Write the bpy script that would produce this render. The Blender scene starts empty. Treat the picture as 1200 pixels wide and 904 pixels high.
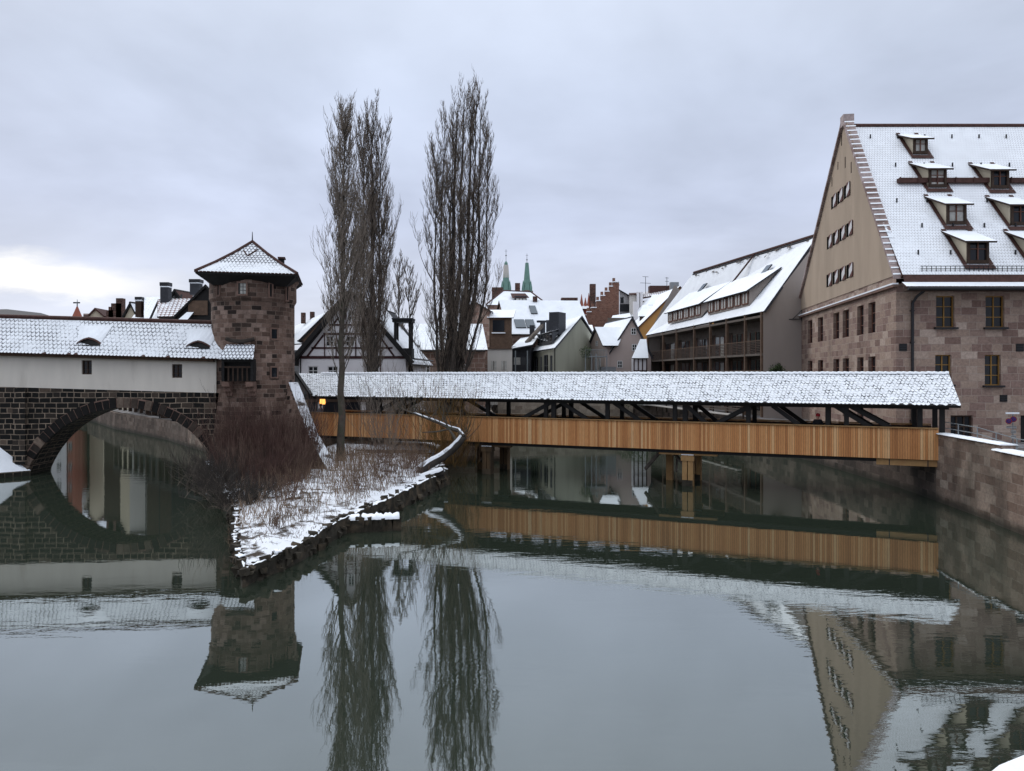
import bpy, math, random
from mathutils import Vector, noise as mnoise
from mathutils.geometry import tessellate_polygon
R = math.radians
V = Vector
random.seed(7)
scene = bpy.context.scene
COL = scene.collection
F = 880.0; HOR = 438.0; CAMZ = 7.0     # survey constants: focal length and horizon row of the photograph (1200 px wide)

# ------------------------------------------------------------------ camera, sky, sun, exposure
cam = bpy.data.cameras.new("camera"); camo = bpy.data.objects.new("camera", cam); COL.objects.link(camo)
camo.location = (0, 0, CAMZ); camo.rotation_euler = (R(90), 0, 0)
cam.sensor_width = 36; cam.sensor_fit = 'HORIZONTAL'; cam.lens = F/1200*36
cam.shift_y = -(452-HOR)/1200; cam.clip_start = 0.05; cam.clip_end = 3000
scene.camera = camo
SUN_EL, SUN_AZ = R(32), R(-48)        # low sun behind cloud, ahead and to the left
w = bpy.data.worlds.new("World"); scene.world = w; w.use_nodes = True
nt = w.node_tree; nt.nodes.clear()
def N(t, typ, **k):
    n = t.nodes.new(typ)
    for a, b in k.items():
        if a.startswith('i_'): n.inputs[a[2:].replace('_', ' ')].default_value = b
        else: setattr(n, a, b)
    return n
def mathn(t, op, a, b=None, c=None, clamp=False):
    n = t.nodes.new('ShaderNodeMath'); n.operation = op; n.use_clamp = clamp
    for i, x in enumerate((a, b, c)):
        if x is None: continue
        if isinstance(x, (int, float)): n.inputs[i].default_value = x
        else: t.links.new(x, n.inputs[i])
    return n.outputs[0]
def mixc(t, f, a, b, blend='MIX'):
    n = t.nodes.new('ShaderNodeMix'); n.data_type = 'RGBA'; n.blend_type = blend
    for s, x in ((0, f), (6, a), (7, b)):
        if isinstance(x, (int, float)): n.inputs[s].default_value = x
        elif isinstance(x, tuple): n.inputs[s].default_value = (*x, 1) if len(x) == 3 else x
        else: t.links.new(x, n.inputs[s])
    return n.outputs[2]
def ramp(t, f, stops, interp='LINEAR'):
    n = t.nodes.new('ShaderNodeValToRGB'); n.color_ramp.interpolation = interp
    while len(n.color_ramp.elements) < len(stops): n.color_ramp.elements.new(0.5)
    for e, (p, c) in zip(n.color_ramp.elements, stops):
        e.position = p; e.color = (*c, 1) if isinstance(c, tuple) else (c, c, c, 1)
    t.links.new(f, n.inputs[0]); return n.outputs[0]
def maprange(t, v, a, b, c=0., d=1., smooth=False):
    n = t.nodes.new('ShaderNodeMapRange'); t.links.new(v, n.inputs[0])
    if smooth: n.interpolation_type = 'SMOOTHSTEP'
    for i, x in enumerate((a, b, c, d)): n.inputs[i+1].default_value = x
    return n.outputs[0]

L = nt.links
sky = N(nt, 'ShaderNodeTexSky', sky_type='NISHITA', sun_disc=False, sun_elevation=SUN_EL, sun_rotation=SUN_AZ)
tc = N(nt, 'ShaderNodeTexCoord'); sep = N(nt, 'ShaderNodeSeparateXYZ'); L.new(tc.outputs['Generated'], sep.inputs[0])
X, Y, Z = sep.outputs
zc = mathn(nt, 'MAXIMUM', Z, 0.0)
# overcast: colour climbs from a pale horizon through lilac grey to a bright zenith
grad = ramp(nt, zc, [(0.0, (5.7, 6.0, 6.8)), (0.07, (5.6, 5.95, 7.0)), (0.20, (4.9, 5.4, 6.8)), (0.34, (5.15, 5.75, 7.1)), (0.48, (5.8, 6.4, 7.6)), (0.8, (11.5, 12.3, 13.4)), (1.0, (13, 13.6, 14.5))])
# cloud deck projected on a plane overhead
den = mathn(nt, 'ADD', zc, 0.22)
cx = mathn(nt, 'DIVIDE', X, den); cy = mathn(nt, 'DIVIDE', Y, den)
cmb = N(nt, 'ShaderNodeCombineXYZ'); L.new(cx, cmb.inputs[0]); L.new(cy, cmb.inputs[1])
n1 = N(nt, 'ShaderNodeTexNoise', i_Scale=1.1, i_Detail=5.0, i_Roughness=0.5, i_Distortion=0.4); L.new(cmb.outputs[0], n1.inputs['Vector'])
m1 = maprange(nt, n1.outputs[0], 0.3, 0.7, 0.80, 1.15)
n2 = N(nt, 'ShaderNodeTexNoise', i_Scale=3.2, i_Detail=6.0, i_Roughness=0.55); L.new(cmb.outputs[0], n2.inputs['Vector'])
m2 = maprange(nt, n2.outputs[0], 0.3, 0.7, 0.955, 1.045)
mm = mathn(nt, 'MULTIPLY', m1, m2)
cl = mixc(nt, 1.0, grad, mm, 'MULTIPLY')
# bright warm gap under the deck, low over the left
az = mathn(nt, 'ARCTAN2', X, Y)
azf = maprange(nt, az, -0.60, -0.36, 1.0, 0.0, True)
wob = mathn(nt, 'MULTIPLY', mathn(nt, 'SUBTRACT', n2.outputs[0], 0.5), 0.05)
zz = mathn(nt, 'ADD', Z, wob)
ban = mathn(nt, 'MULTIPLY', maprange(nt, zz, 0.078, 0.10, 0, 1, True), maprange(nt, zz, 0.112, 0.14, 1, 0, True))
gap = mathn(nt, 'MULTIPLY', mathn(nt, 'MULTIPLY', ban, azf), 1.0, clamp=True)
cl2 = mixc(nt, gap, cl, (9.6, 9.3, 8.7))
veil = mathn(nt, 'MULTIPLY', mathn(nt, 'MULTIPLY', maprange(nt, zz, 0.12, 0.16, 0, 1, True), maprange(nt, zz, 0.18, 0.25, 1, 0, True)), maprange(nt, az, -0.62, -0.1, 0.22, 0.0, True))
cl3 = mixc(nt, veil, cl2, (4.0, 4.3, 5.2))
fin = mixc(nt, 0.96, sky.outputs[0], cl3)
bg = N(nt, 'ShaderNodeBackground', i_Strength=0.1); L.new(fin, bg.inputs[0])
wo = N(nt, 'ShaderNodeOutputWorld'); L.new(bg.outputs[0], wo.inputs[0])
sl = bpy.data.lights.new("sun", 'SUN'); sl.energy = 0.7; sl.angle = R(14); sl.color = (1, 0.95, 0.88)
so = bpy.data.objects.new("sun", sl); COL.objects.link(so)
sd = V((math.sin(SUN_AZ)*math.cos(SUN_EL), math.cos(SUN_AZ)*math.cos(SUN_EL), math.sin(SUN_EL)))
so.rotation_euler = sd.to_track_quat('Z', 'Y').to_euler()
scene.view_settings.view_transform = 'Standard'; scene.view_settings.look = 'None'
scene.view_settings.exposure = 0.36; scene.view_settings.gamma = 1.0; scene.view_settings.use_curve_mapping = False
scene.cycles.max_bounces = 6; scene.cycles.diffuse_bounces = 3; scene.cycles.glossy_bounces = 3; scene.cycles.caustics_reflective = False

# ------------------------------------------------------------------ materials
MATS = {}
def newmat(name):
    m = bpy.data.materials.new(name); m.use_nodes = True; t = m.node_tree
    b = t.nodes['Principled BSDF']; MATS[name] = m; b.inputs['Specular IOR Level'].default_value = 0.25
    return m, t, b
def pos(t, scale=(1, 1, 1)):
    g = N(t, 'ShaderNodeNewGeometry')
    if scale == (1, 1, 1): return g.outputs['Position']
    m = N(t, 'ShaderNodeMapping'); m.inputs['Scale'].default_value = scale; t.links.new(g.outputs['Position'], m.inputs[0]); return m.outputs[0]
def noisef(t, vec, scale, detail=4, rough=.55, dist=0):
    n = N(t, 'ShaderNodeTexNoise', i_Scale=scale, i_Detail=float(detail), i_Roughness=rough, i_Distortion=float(dist)); t.links.new(vec, n.inputs['Vector']); return n.outputs[0]
def bump(t, b, h, strength, dist):
    n = N(t, 'ShaderNodeBump', i_Strength=strength, i_Distance=dist); t.links.new(h, n.inputs['Height']); t.links.new(n.outputs[0], b.inputs['Normal'])
def plain(name, c, rough=.8, var=.25, scale=1.5, bmp=0.01, streak=False, c2=None, thr=(.45, .65), metal=0.0):
    m, t, b = newmat(name)
    p = pos(t, (1, 1, .25) if streak else (1, 1, 1))
    f = noisef(t, p, scale, 6, .6)
    v = maprange(t, f, .3, .7, 1-var, 1+var)
    colr = mixc(t, 1.0, tuple(c), v, 'MULTIPLY')
    if c2:
        f2 = maprange(t, noisef(t, p, scale*.6, 5, .6, .3), thr[0], thr[1])
        colr = mixc(t, f2, colr, tuple(c2))
    t.links.new(colr, b.inputs['Base Color']); b.inputs['Roughness'].default_value = rough; b.inputs['Metallic'].default_value = metal
    if bmp: bump(t, b, noisef(t, pos(t), scale*8, 4), .5, bmp)
    return m
def masonry(name, stops, mortar, bw, bh, ms=.02, stain=.35, dark=(.03, .025, .02), sscale=.35, bmp=.03, sthr=(.5, .75)):
    m, t, b = newmat(name)
    uv = N(t, 'ShaderNodeUVMap'); 
    wn = N(t, 'ShaderNodeTexNoise', i_Scale=.7, i_Detail=3.0); t.links.new(uv.outputs[0], wn.inputs['Vector'])
    vs = N(t, 'ShaderNodeVectorMath', operation='MULTIPLY_ADD'); t.links.new(wn.outputs['Color'], vs.inputs[0]); vs.inputs[1].default_value = (.10, .10, 0); t.links.new(uv.outputs[0], vs.inputs[2])
    br = N(t, 'ShaderNodeTexBrick', offset=.5, squash=.62, squash_frequency=3)
    for k, v in (('Scale', 1.0), ('Brick Width', bw), ('Row Height', bh), ('Mortar Size', ms), ('Mortar Smooth', .3), ('Bias', 0.0)): br.inputs[k].default_value = v
    br.inputs['Color1'].default_value = (0, 0, 0, 1); br.inputs['Color2'].default_value = (1, 1, 1, 1); br.inputs['Mortar'].default_value = (.5, .5, .5, 1)
    t.links.new(vs.outputs[0], br.inputs['Vector'])
    c = ramp(t, br.outputs['Color'], stops)
    n = maprange(t, noisef(t, uv.outputs[0], 6, 6, .7), .3, .7, .72, 1.28)
    c = mixc(t, 1., c, n, 'MULTIPLY')
    mt = mathn(t, 'MULTIPLY', br.outputs['Fac'], maprange(t, noisef(t, uv.outputs[0], 1.3, 3), .35, .6, .35, 1))
    c = mixc(t, mt, c, mortar)
    mp = N(t, 'ShaderNodeMapping'); mp.inputs['Scale'].default_value = (1, .45, 1); t.links.new(uv.outputs[0], mp.inputs[0])
    s = mathn(t, 'MULTIPLY', maprange(t, noisef(t, mp.outputs[0], sscale, 7, .62, .5), sthr[0], sthr[1]), stain)
    c = mixc(t, s, c, dark)
    sz = N(t, 'ShaderNodeSeparateXYZ'); t.links.new(pos(t), sz.inputs[0])
    wet = maprange(t, mathn(t, 'ADD', sz.outputs[2], mathn(t, 'MULTIPLY', noisef(t, pos(t), .9, 4), .5)), .38, .75, .82, 0)
    c = mixc(t, wet, c, (.022, .022, .016))
    t.links.new(c, b.inputs['Base Color']); b.inputs['Roughness'].default_value = .9
    h = mathn(t, 'ADD', mathn(t, 'MULTIPLY', br.outputs['Fac'], -1.0), mathn(t, 'MULTIPLY', noisef(t, uv.outputs[0], 9, 5, .6), .7))
    bump(t, b, h, .8, bmp)
    return m
def tiles(name, tile, tw=.2, th=.2, cover=.5, gain=1.0, thick=.13, patch=.9, bmp=.02, snow=(.84, .865, .90), up=0.0, wob=.05):
    """snow lying on rounded clay tiles: the tile tips and joints show dark where the snow is thin"""
    m, t, b = newmat(name)
    uv = N(t, 'ShaderNodeUVMap'); sp = N(t, 'ShaderNodeSeparateXYZ')
    wn = N(t, 'ShaderNodeTexNoise', i_Scale=2.2, i_Detail=2.0); t.links.new(uv.outputs[0], wn.inputs['Vector'])
    vs = N(t, 'ShaderNodeVectorMath', operation='MULTIPLY_ADD'); t.links.new(wn.outputs['Color'], vs.inputs[0]); vs.inputs[1].default_value = (wob, wob*1.5, 0); t.links.new(uv.outputs[0], vs.inputs[2])
    t.links.new(vs.outputs[0], sp.inputs[0]); u, v = sp.outputs[0], sp.outputs[1]
    rv = mathn(t, 'DIVIDE', v, th); row = mathn(t, 'FLOOR', rv); fv = mathn(t, 'FRACT', rv)
    off = mathn(t, 'MULTIPLY', mathn(t, 'MODULO', row, 2.0), .5)
    fu = mathn(t, 'SUBTRACT', mathn(t, 'FRACT', mathn(t, 'ADD', mathn(t, 'DIVIDE', u, tw), off)), .5)
    e = mathn(t, 'SUBTRACT', fv, mathn(t, 'MULTIPLY', mathn(t, 'MULTIPLY', fu, fu), 2.6))
    e = mathn(t, 'ABSOLUTE', mathn(t, 'SUBTRACT', e, .12))
    line = maprange(t, e, thick, thick*2.2, 1, 0)
    pn = mathn(t, 'ADD', noisef(t, uv.outputs[0], patch, 4, .6), mathn(t, 'MULTIPLY', mathn(t, 'SUBTRACT', noisef(t, uv.outputs[0], 5.5, 4, .65), .5), .8))
    if up: pn = mathn(t, 'ADD', pn, mathn(t, 'MULTIPLY', v, up))
    pm = maprange(t, pn, 1-cover-.12, 1-cover+.12)
    mask = mathn(t, 'MULTIPLY', mathn(t, 'MULTIPLY', line, pm), gain, clamp=True)
    bare = maprange(t, noisef(t, uv.outputs[0], .5, 6, .7), .74, .8, 0, .6)
    mask = mathn(t, 'MAXIMUM', mask, bare)
    sn = mixc(t, 1., snow, maprange(t, noisef(t, uv.outputs[0], 1.1, 5), .3, .7, .93, 1.05), 'MULTIPLY')
    c = mixc(t, mask, sn, mixc(t, 1., tile, maprange(t, noisef(t, uv.outputs[0], 3, 4), .3, .7, .6, 1.4), 'MULTIPLY'))
    t.links.new(c, b.inputs['Base Color']); b.inputs['Roughness'].default_value = .85
    h = mathn(t, 'SUBTRACT', noisef(t, uv.outputs[0], 5, 3, .6), mathn(t, 'MULTIPLY', line, .5))
    bump(t, b, h, .9, bmp)
    return m
def island_rand(name, stops, rough=.7, grain=(8, 8, .6), gscale=6, var=.18, bmp=.004, dirt=0):
    m, t, b = newmat(name)
    g = N(t, 'ShaderNodeNewGeometry')
    c = ramp(t, g.outputs['Random Per Island'], stops)
    f = noisef(t, pos(t, grain), gscale, 5, .6)
    c = mixc(t, 1., c, maprange(t, f, .3, .7, 1-var, 1+var), 'MULTIPLY')
    if dirt:
        c = mixc(t, mathn(t, 'MULTIPLY', maprange(t, noisef(t, pos(t, (1, 1, .3)), .5, 6, .65), .5, .75), dirt), c, (.07, .05, .035))
    t.links.new(c, b.inputs['Base Color']); b.inputs['Roughness'].default_value = rough
    if bmp: bump(t, b, f, .6, bmp)
    return m

SNOW = plain('snow', (.84, .865, .90), .8, .05, 1.2, .04)
SNOWR = plain('snow on smooth roof', (.84, .865, .90), .8, .05, .8, .03, c2=(.62, .62, .66), thr=(.6, .85))
T_BR = tiles('snowy bridge tiles', (.03, .03, .036), .21, .24, .50, 1.0, .12, 2.3, .05, wob=.14)
T_OLD = tiles('thin snow on old tiles', (.03, .028, .034), .29, .34, .54, .85, .12, .5, .02, wob=.018)
T_TOW = tiles('thin snow on tower tiles', (.028, .026, .034), .24, .30, .78, 1.0, .12, .5, .02, wob=.01)
T_TOWL = tiles('thicker snow on tower tiles', (.05, .046, .054), .24, .30, .42, .75, .10, .5, .02, wob=.01)
T_WEIN = tiles('snow dusted roof tiles', (.12, .08, .07), .20, .30, .60, .50, .08, .25, .012)
T_FAR = tiles('snow on far roof tiles', (.14, .09, .08), .5, .55, .42, .5, .08, .12, .02)
T_THIN = tiles('melting snow on red tiles', (.13, .055, .04), .5, .6, .66, .9, .2, .3, .02)
M_STONE = masonry('pink sandstone blocks', [(0, (.18, .115, .094)), (.25, (.245, .165, .138)), (.6, (.30, .218, .172)), (.85, (.33, .245, .195)), (1, (.42, .33, .275))], (.40, .33, .28), 1.05, .47, .018, .5, (.06, .04, .035), .35, .02)
M_TOWER = masonry('dark tower blocks', [(0, (.016, .011, .01)), (.08, (.05, .034, .027)), (.35, (.15, .094, .072)), (.8, (.225, .15, .118)), (1, (.31, .22, .18))], (.33, .25, .20), .66, .30, .018, .55, (.022, .015, .013), .45, .04, (.42, .7))
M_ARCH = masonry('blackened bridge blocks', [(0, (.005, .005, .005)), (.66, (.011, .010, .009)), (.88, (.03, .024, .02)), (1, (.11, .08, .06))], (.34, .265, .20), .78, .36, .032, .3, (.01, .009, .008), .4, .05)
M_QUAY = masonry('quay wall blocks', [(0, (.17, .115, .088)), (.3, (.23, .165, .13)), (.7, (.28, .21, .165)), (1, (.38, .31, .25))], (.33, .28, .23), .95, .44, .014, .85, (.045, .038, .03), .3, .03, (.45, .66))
M_QUAYD = masonry('dark quay blocks', [(0, (.05, .04, .035)), (.5, (.12, .09, .075)), (1, (.19, .15, .125))], (.17, .14, .12), 1.0, .5, .014, .8, (.02, .018, .014), .3, .03, (.42, .68))  # darker version of the quay wall blocks
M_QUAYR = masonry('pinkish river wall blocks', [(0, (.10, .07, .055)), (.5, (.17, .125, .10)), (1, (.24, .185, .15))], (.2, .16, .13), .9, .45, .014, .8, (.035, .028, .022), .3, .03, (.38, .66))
M_QUAYP = masonry('pale quay blocks', [(0, (.2, .155, .12)), (.5, (.30, .25, .20)), (1, (.38, .32, .26))], (.3, .26, .22), 1.0, .5, .014, .6, (.10, .085, .065), .3, .03, (.4, .7))
M_BRICK = masonry('red clinker', [(0, (.11, .052, .038)), (.5, (.17, .080, .055)), (1, (.22, .11, .078))], (.20, .13, .10), .45, .2, .03, .3, (.12, .045, .03), .3, .01)
M_DBRICK = masonry('sooty brick', [(0, (.035, .02, .016)), (.5, (.075, .036, .027)), (1, (.12, .06, .045))], (.12, .09, .08), .5, .25, .03, .3, (.02, .015, .012), .3, .01)
M_RUB = masonry('rough pink blocks', [(0, (.12, .07, .055)), (.5, (.23, .14, .11)), (1, (.34, .24, .19))], (.3, .24, .2), 1.1, .6, .05, .5, (.08, .05, .04), .3, .03)
M_PLW = plain('cream bridge plaster', (.70, .645, .57), .9, .06, 1.2, .004, True, (.52, .47, .41), (.5, .8))
M_BEIGE = plain('beige gable plaster', (.40, .315, .24), .9, .06, .7, .004, True, (.31, .245, .185), (.48, .8))
M_GREIGE = plain('grey beige plaster', (.30, .26, .235), .9, .05, .7, .004, True)
M_GREEN = plain('grey green plaster', (.34, .335, .27), .9, .07, .7, .004, True, (.26, .265, .21), (.5, .8))
M_PINK = plain('pinkish plaster', (.42, .34, .31), .9, .05, .7, .004, True)
M_ORANGE = plain('ochre plaster', (.42, .22, .075), .9, .08, .7, .004, True)
M_WHITE = plain('white plaster', (.66, .64, .65), .9, .06, .8, .004, True)
M_PALE = plain('pale plaster', (.52, .49, .45), .9, .06, .8, .004, True)
M_CREAM = plain('cream plaster', (.55, .48, .36), .9, .06, .8, .004, True)
M_GREY = plain('cool grey plaster', (.22, .225, .235), .9, .08, .8, .004, True)
M_RED = plain('rust red plaster', (.30, .10, .07), .9, .1, .8, .004, True)
M_BLACKW = plain('tarred timber and opening shade', (.012, .011, .011), .7, .3, 3, .01)  # black also paints the shade inside loft openings and arrow slits
M_DARKW = plain('dark brown timber', (.045, .028, .020), .8, .3, 3, .01)
M_BROWNW = plain('weathered brown timber', (.11, .07, .048), .8, .25, 3, .01)
M_GREYW = plain('weathered grey timber', (.12, .10, .085), .8, .25, 3, .01)
M_BEAM = plain('maroon timber frame', (.045, .018, .018), .8, .2, 3, .005)
M_OLDW = plain('stained trestle timber', (.12, .075, .04), .8, .3, 2, .01, True, (.05, .035, .022), (.45, .65))
M_NEWW = plain('fresh construction timber', (.34, .20, .085), .7, .15, 4, .004, c2=(.30, .16, .07), thr=(.5, .8))
M_CLAD = island_rand('larch boards', [(0, (.42, .175, .065)), (.3, (.54, .24, .09)), (.65, (.62, .30, .12)), (.9, (.68, .37, .165)), (1, (.74, .48, .25))], dirt=.25)
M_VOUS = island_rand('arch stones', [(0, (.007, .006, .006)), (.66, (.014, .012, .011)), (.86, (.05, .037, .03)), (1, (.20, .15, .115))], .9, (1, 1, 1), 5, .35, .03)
M_COPE = island_rand('gable coping stones', [(0, (.22, .15, .13)), (1, (.40, .33, .32))], .9, (1, 1, 1), 5, .25, .02)
M_GLASS, _t, _b = newmat('dark window glass'); _b.inputs['Base Color'].default_value = (.012, .014, .018, 1); _b.inputs['Roughness'].default_value = .08; _b.inputs['Specular IOR Level'].default_value = .25
M_CURT = plain('curtain behind glass', (.42, .41, .38), .25, .25, 2.5, 0)
M_BLUEG, _t, _b = newmat('roof light glass'); _b.inputs['Base Color'].default_value = (.05, .075, .10, 1); _b.inputs['Roughness'].default_value = .12; _b.inputs['Specular IOR Level'].default_value = 1.0
M_WFR = plain('ochre window wood', (.26, .14, .035), .6, .1, 4, 0)
M_WHFR = plain('white window wood', (.6, .6, .6), .6, .05, 4, 0)
M_REDFR = plain('red brown window wood', (.14, .06, .04), .6, .1, 4, 0)
M_TILE = plain('dark clay tile', (.07, .034, .028), .8, .35, 4, .02)
M_SLATE = plain('dark slate', (.035, .036, .042), .7, .2, 3, .01)
M_METAL = plain('dark metal', (.03, .03, .033), .45, .1, 4, 0, metal=.6)
M_LMETAL = plain('galvanised metal', (.22, .24, .25), .45, .1, 4, 0, metal=.4)
M_COPPER = plain('green copper', (.14, .25, .21), .7, .2, .3, 0)
M_SANDST = plain('carved sandstone', (.19, .12, .095), .9, .25, 2, .03)
M_BARK = plain('poplar bark', (.075, .062, .05), .9, .35, 3, .03, c2=(.05, .06, .035), thr=(.5, .75))
M_BARKD = plain('dark bark', (.042, .035, .03), .9, .35, 3, .03)
M_TWIG = plain('grey twigs', (.20, .165, .135), .9, .2, 2, 0)
M_TWIGD = plain('dark twigs', (.145, .115, .092), .9, .2, 2, 0)
M_RTWIG = plain('maroon twigs', (.078, .042, .034), .9, .4, .8, 0, c2=(.15, .10, .075), thr=(.48, .66))
M_OTWIG = plain('ochre twigs', (.13, .075, .025), .9, .3, 1.5, 0)
M_REED = plain('dry stalks', (.20, .14, .095), .9, .4, .7, 0, c2=(.09, .05, .038), thr=(.45, .65))
M_LEAFD = plain('evergreen leaves', (.035, .055, .02), .8, .4, 1.5, 0)
M_RELIEF = plain('dark relief stone', (.045, .036, .03), .9, .4, 3, .03)

# ground with snow, bare soil showing through
M_GRD, t, b = newmat('snowy ground')
f = noisef(t, pos(t), .8, 8, .72, .3)
c = mixc(t, maprange(t, f, .52, .60), (.78, .80, .84), (.05, .038, .028))
t.links.new(c, b.inputs['Base Color']); b.inputs['Roughness'].default_value = .9; bump(t, b, noisef(t, pos(t), 5, 6, .7), 1, .08)
M_ROAD = plain('slushy paving', (.14, .13, .125), .8, .3, .8, .02, c2=(.5, .5, .53), thr=(.48, .7))
M_EDGE = plain('mossy stone edge', (.035, .030, .022), .95, .6, 2.5, .08, c2=(.10, .075, .05), thr=(.5, .7))

# river
M_WAT, t, b = newmat('river water'); t.nodes.remove(b); out = t.nodes['Material Output']
lw = N(t, 'ShaderNodeLayerWeight', i_Blend=.5)
fac = ramp(t, lw.outputs['Facing'], [(.5, .27), (.62, .38), (.72, .50), (.87, .52), (1.0, .55)])
n_big = noisef(t, pos(t, (.05, .05, 1)), 1, 3, .5)
amp = maprange(t, n_big, .46, .68, .28, 1.7)
w1 = noisef(t, pos(t, (.55, 1.5, 1)), 1.0, 2, .5, .3)
w2 = noisef(t, pos(t, (2.0, 4.5, 1)), 1.0, 3, .55, .2)
hh = mathn(t, 'MULTIPLY', mathn(t, 'ADD', w1, mathn(t, 'MULTIPLY', w2, .42)), amp)
bp = N(t, 'ShaderNodeBump', i_Strength=1.0, i_Distance=.0042); t.links.new(hh, bp.inputs['Height'])
gl = N(t, 'ShaderNodeBsdfGlossy', i_Roughness=.012); gl.inputs['Color'].default_value = (.94, .975, .95, 1); t.links.new(bp.outputs[0], gl.inputs['Normal'])
df = N(t, 'ShaderNodeBsdfDiffuse'); df.inputs['Color'].default_value = (.026, .034, .024, 1)
ms_ = N(t, 'ShaderNodeMixShader'); t.links.new(fac, ms_.inputs[0]); t.links.new(df.outputs[0], ms_.inputs[1]); t.links.new(gl.outputs[0], ms_.inputs[2])
t.links.new(ms_.outputs[0], out.inputs[0])

# ------------------------------------------------------------------ mesh helpers
def g(px, d):                       # ground position (x, y) seen at column px at distance d
    return V(((px-600)/F*d, d, 0))
def at(px, py, d):
    return V(((px-600)/F*d, d, CAMZ-(py-HOR)/F*d))
def zat(py, d): return CAMZ-(py-HOR)/F*d
UP = V((0, 0, 1))
class MB:
    def __init__(s): s.v = []; s.f = []; s.m = []; s.mats = []; s.uvf = {}; s.smooth = False
    def mi(s, mat):
        if mat not in s.mats: s.mats.append(mat)
        return s.mats.index(mat)
    def face(s, pts, mat, uv=None):
        i = len(s.v); s.v.extend([tuple(p) for p in pts]); s.f.append(tuple(range(i, i+len(pts)))); s.m.append(s.mi(mat))
        if uv: s.uvf[len(s.f)-1] = uv
    def add(s, verts, faces, mat, uvs=None):
        i = len(s.v); s.v.extend([tuple(p) for p in verts]); k = s.mi(mat)
        for j, f in enumerate(faces):
            s.f.append(tuple(i+q for q in f)); s.m.append(k)
            if uvs: s.uvf[len(s.f)-1] = uvs[j]
    def box(s, c, size, mat, U=V((1, 0, 0)), W=None, jit=0):
        c = V(c); U = V(U).normalized(); W = V(W) if W is not None else UP
        N_ = W.cross(U).normalized(); hx, hy, hz = size[0]/2, size[1]/2, size[2]/2
        ps = []
        for dz in (-1, 1):
            for dx, dy in ((-1, -1), (1, -1), (1, 1), (-1, 1)):
                p = c+U*dx*hx+N_*dy*hy+W*dz*hz
                if jit: p = p+V((random.uniform(-jit, jit), random.uniform(-jit, jit), random.uniform(-jit, jit)))
                ps.append(p)
        s.add(ps, [(0, 3, 2, 1), (4, 5, 6, 7), (0, 1, 5, 4), (1, 2, 6, 5), (2, 3, 7, 6), (3, 0, 4, 7)], mat)
    def bar(s, a, b, wd, ht, mat):
        a, b = V(a), V(b); d = (b-a); ln = d.length; d.normalize()
        if abs(d.z) > .99: side = V((1, 0, 0))
        else: side = d.cross(UP).normalized()
        W = side.cross(d).normalized()
        ps = []
        for p in (a, b):
            for x, y in ((-1, -1), (1, -1), (1, 1), (-1, 1)): ps.append(p+side*x*wd/2+W*y*ht/2)
        s.add(ps, [(0, 1, 2, 3), (4, 7, 6, 5), (0, 4, 5, 1), (1, 5, 6, 2), (2, 6, 7, 3), (3, 7, 4, 0)], mat)
    def slab(s, pts, th, top, side=None):
        pts = [V(p) for p in pts]; n = (pts[1]-pts[0]).cross(pts[2]-pts[1]).normalized()
        if n.z < 0: pts.reverse(); n = -n
        lo = [p-n*th for p in pts]; k = len(pts); side = side or top
        if k == 4:
            s.face([pts[0], pts[1], pts[2]], top); s.face([pts[0], pts[2], pts[3]], top); s.face([lo[2], lo[1], lo[0]], side); s.face([lo[3], lo[2], lo[0]], side)
        else: s.face(pts, top); s.face(list(reversed(lo)), side)
        for i in range(k): j = (i+1) % k; s.face([pts[j], pts[i], lo[i], lo[j]], side)
    def prism(s, poly, z0, z1, mat, top=None):
        k = len(poly); a = [V((p[0], p[1], z0)) for p in poly]; b_ = [V((p[0], p[1], z1)) for p in poly]
        s.face(b_, top or mat); s.face(list(reversed(a)), mat)
        for i in range(k): j = (i+1) % k; s.face([a[i], a[j], b_[j], b_[i]], mat)
    def tube(s, pts, rad, mat, n=5, cap=True):
        pts = [V(p) for p in pts]; k = len(pts)
        if isinstance(rad, (int, float)): rad = [rad]*k
        vs = []
        for i, p in enumerate(pts):
            d = (pts[min(i+1, k-1)]-pts[max(i-1, 0)]).normalized()
            a = d.cross(V((0, 1, 0)) if abs(d.y) < .8 else V((1, 0, 0))).normalized(); b_ = d.cross(a)
            for j in range(n):
                q = 2*math.pi*j/n; vs.append(p+(a*math.cos(q)+b_*math.sin(q))*rad[i])
        fs = [(i*n+j, i*n+(j+1) % n, (i+1)*n+(j+1) % n, (i+1)*n+j) for i in range(k-1) for j in range(n)]
        if cap: fs.append(tuple(range(n-1, -1, -1))); fs.append(tuple((k-1)*n+j for j in range(n)))
        s.add(vs, fs, mat)
    def lathe(s, c, prof, mat, n=24, a0=0, uvr=None):
        c = V(c); k = len(prof); vs = [c+V((math.cos(a0+2*math.pi*j/n)*r, math.sin(a0+2*math.pi*j/n)*r, z)) for r, z in prof for j in range(n)]
        fs, uvs = [], []
        for i in range(k-1):
            for j in range(n):
                fs.append((i*n+j, i*n+(j+1) % n, (i+1)*n+(j+1) % n, (i+1)*n+j))
                rr = uvr or 1; u0, u1 = 2*math.pi*j/n*rr, 2*math.pi*(j+1)/n*rr; v0, v1 = c.z+prof[i][1], c.z+prof[i+1][1]
                uvs.append([(u0, v0), (u1, v0), (u1, v1), (u0, v1)])
        s.add(vs, fs, mat, uvs if uvr else None)
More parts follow.
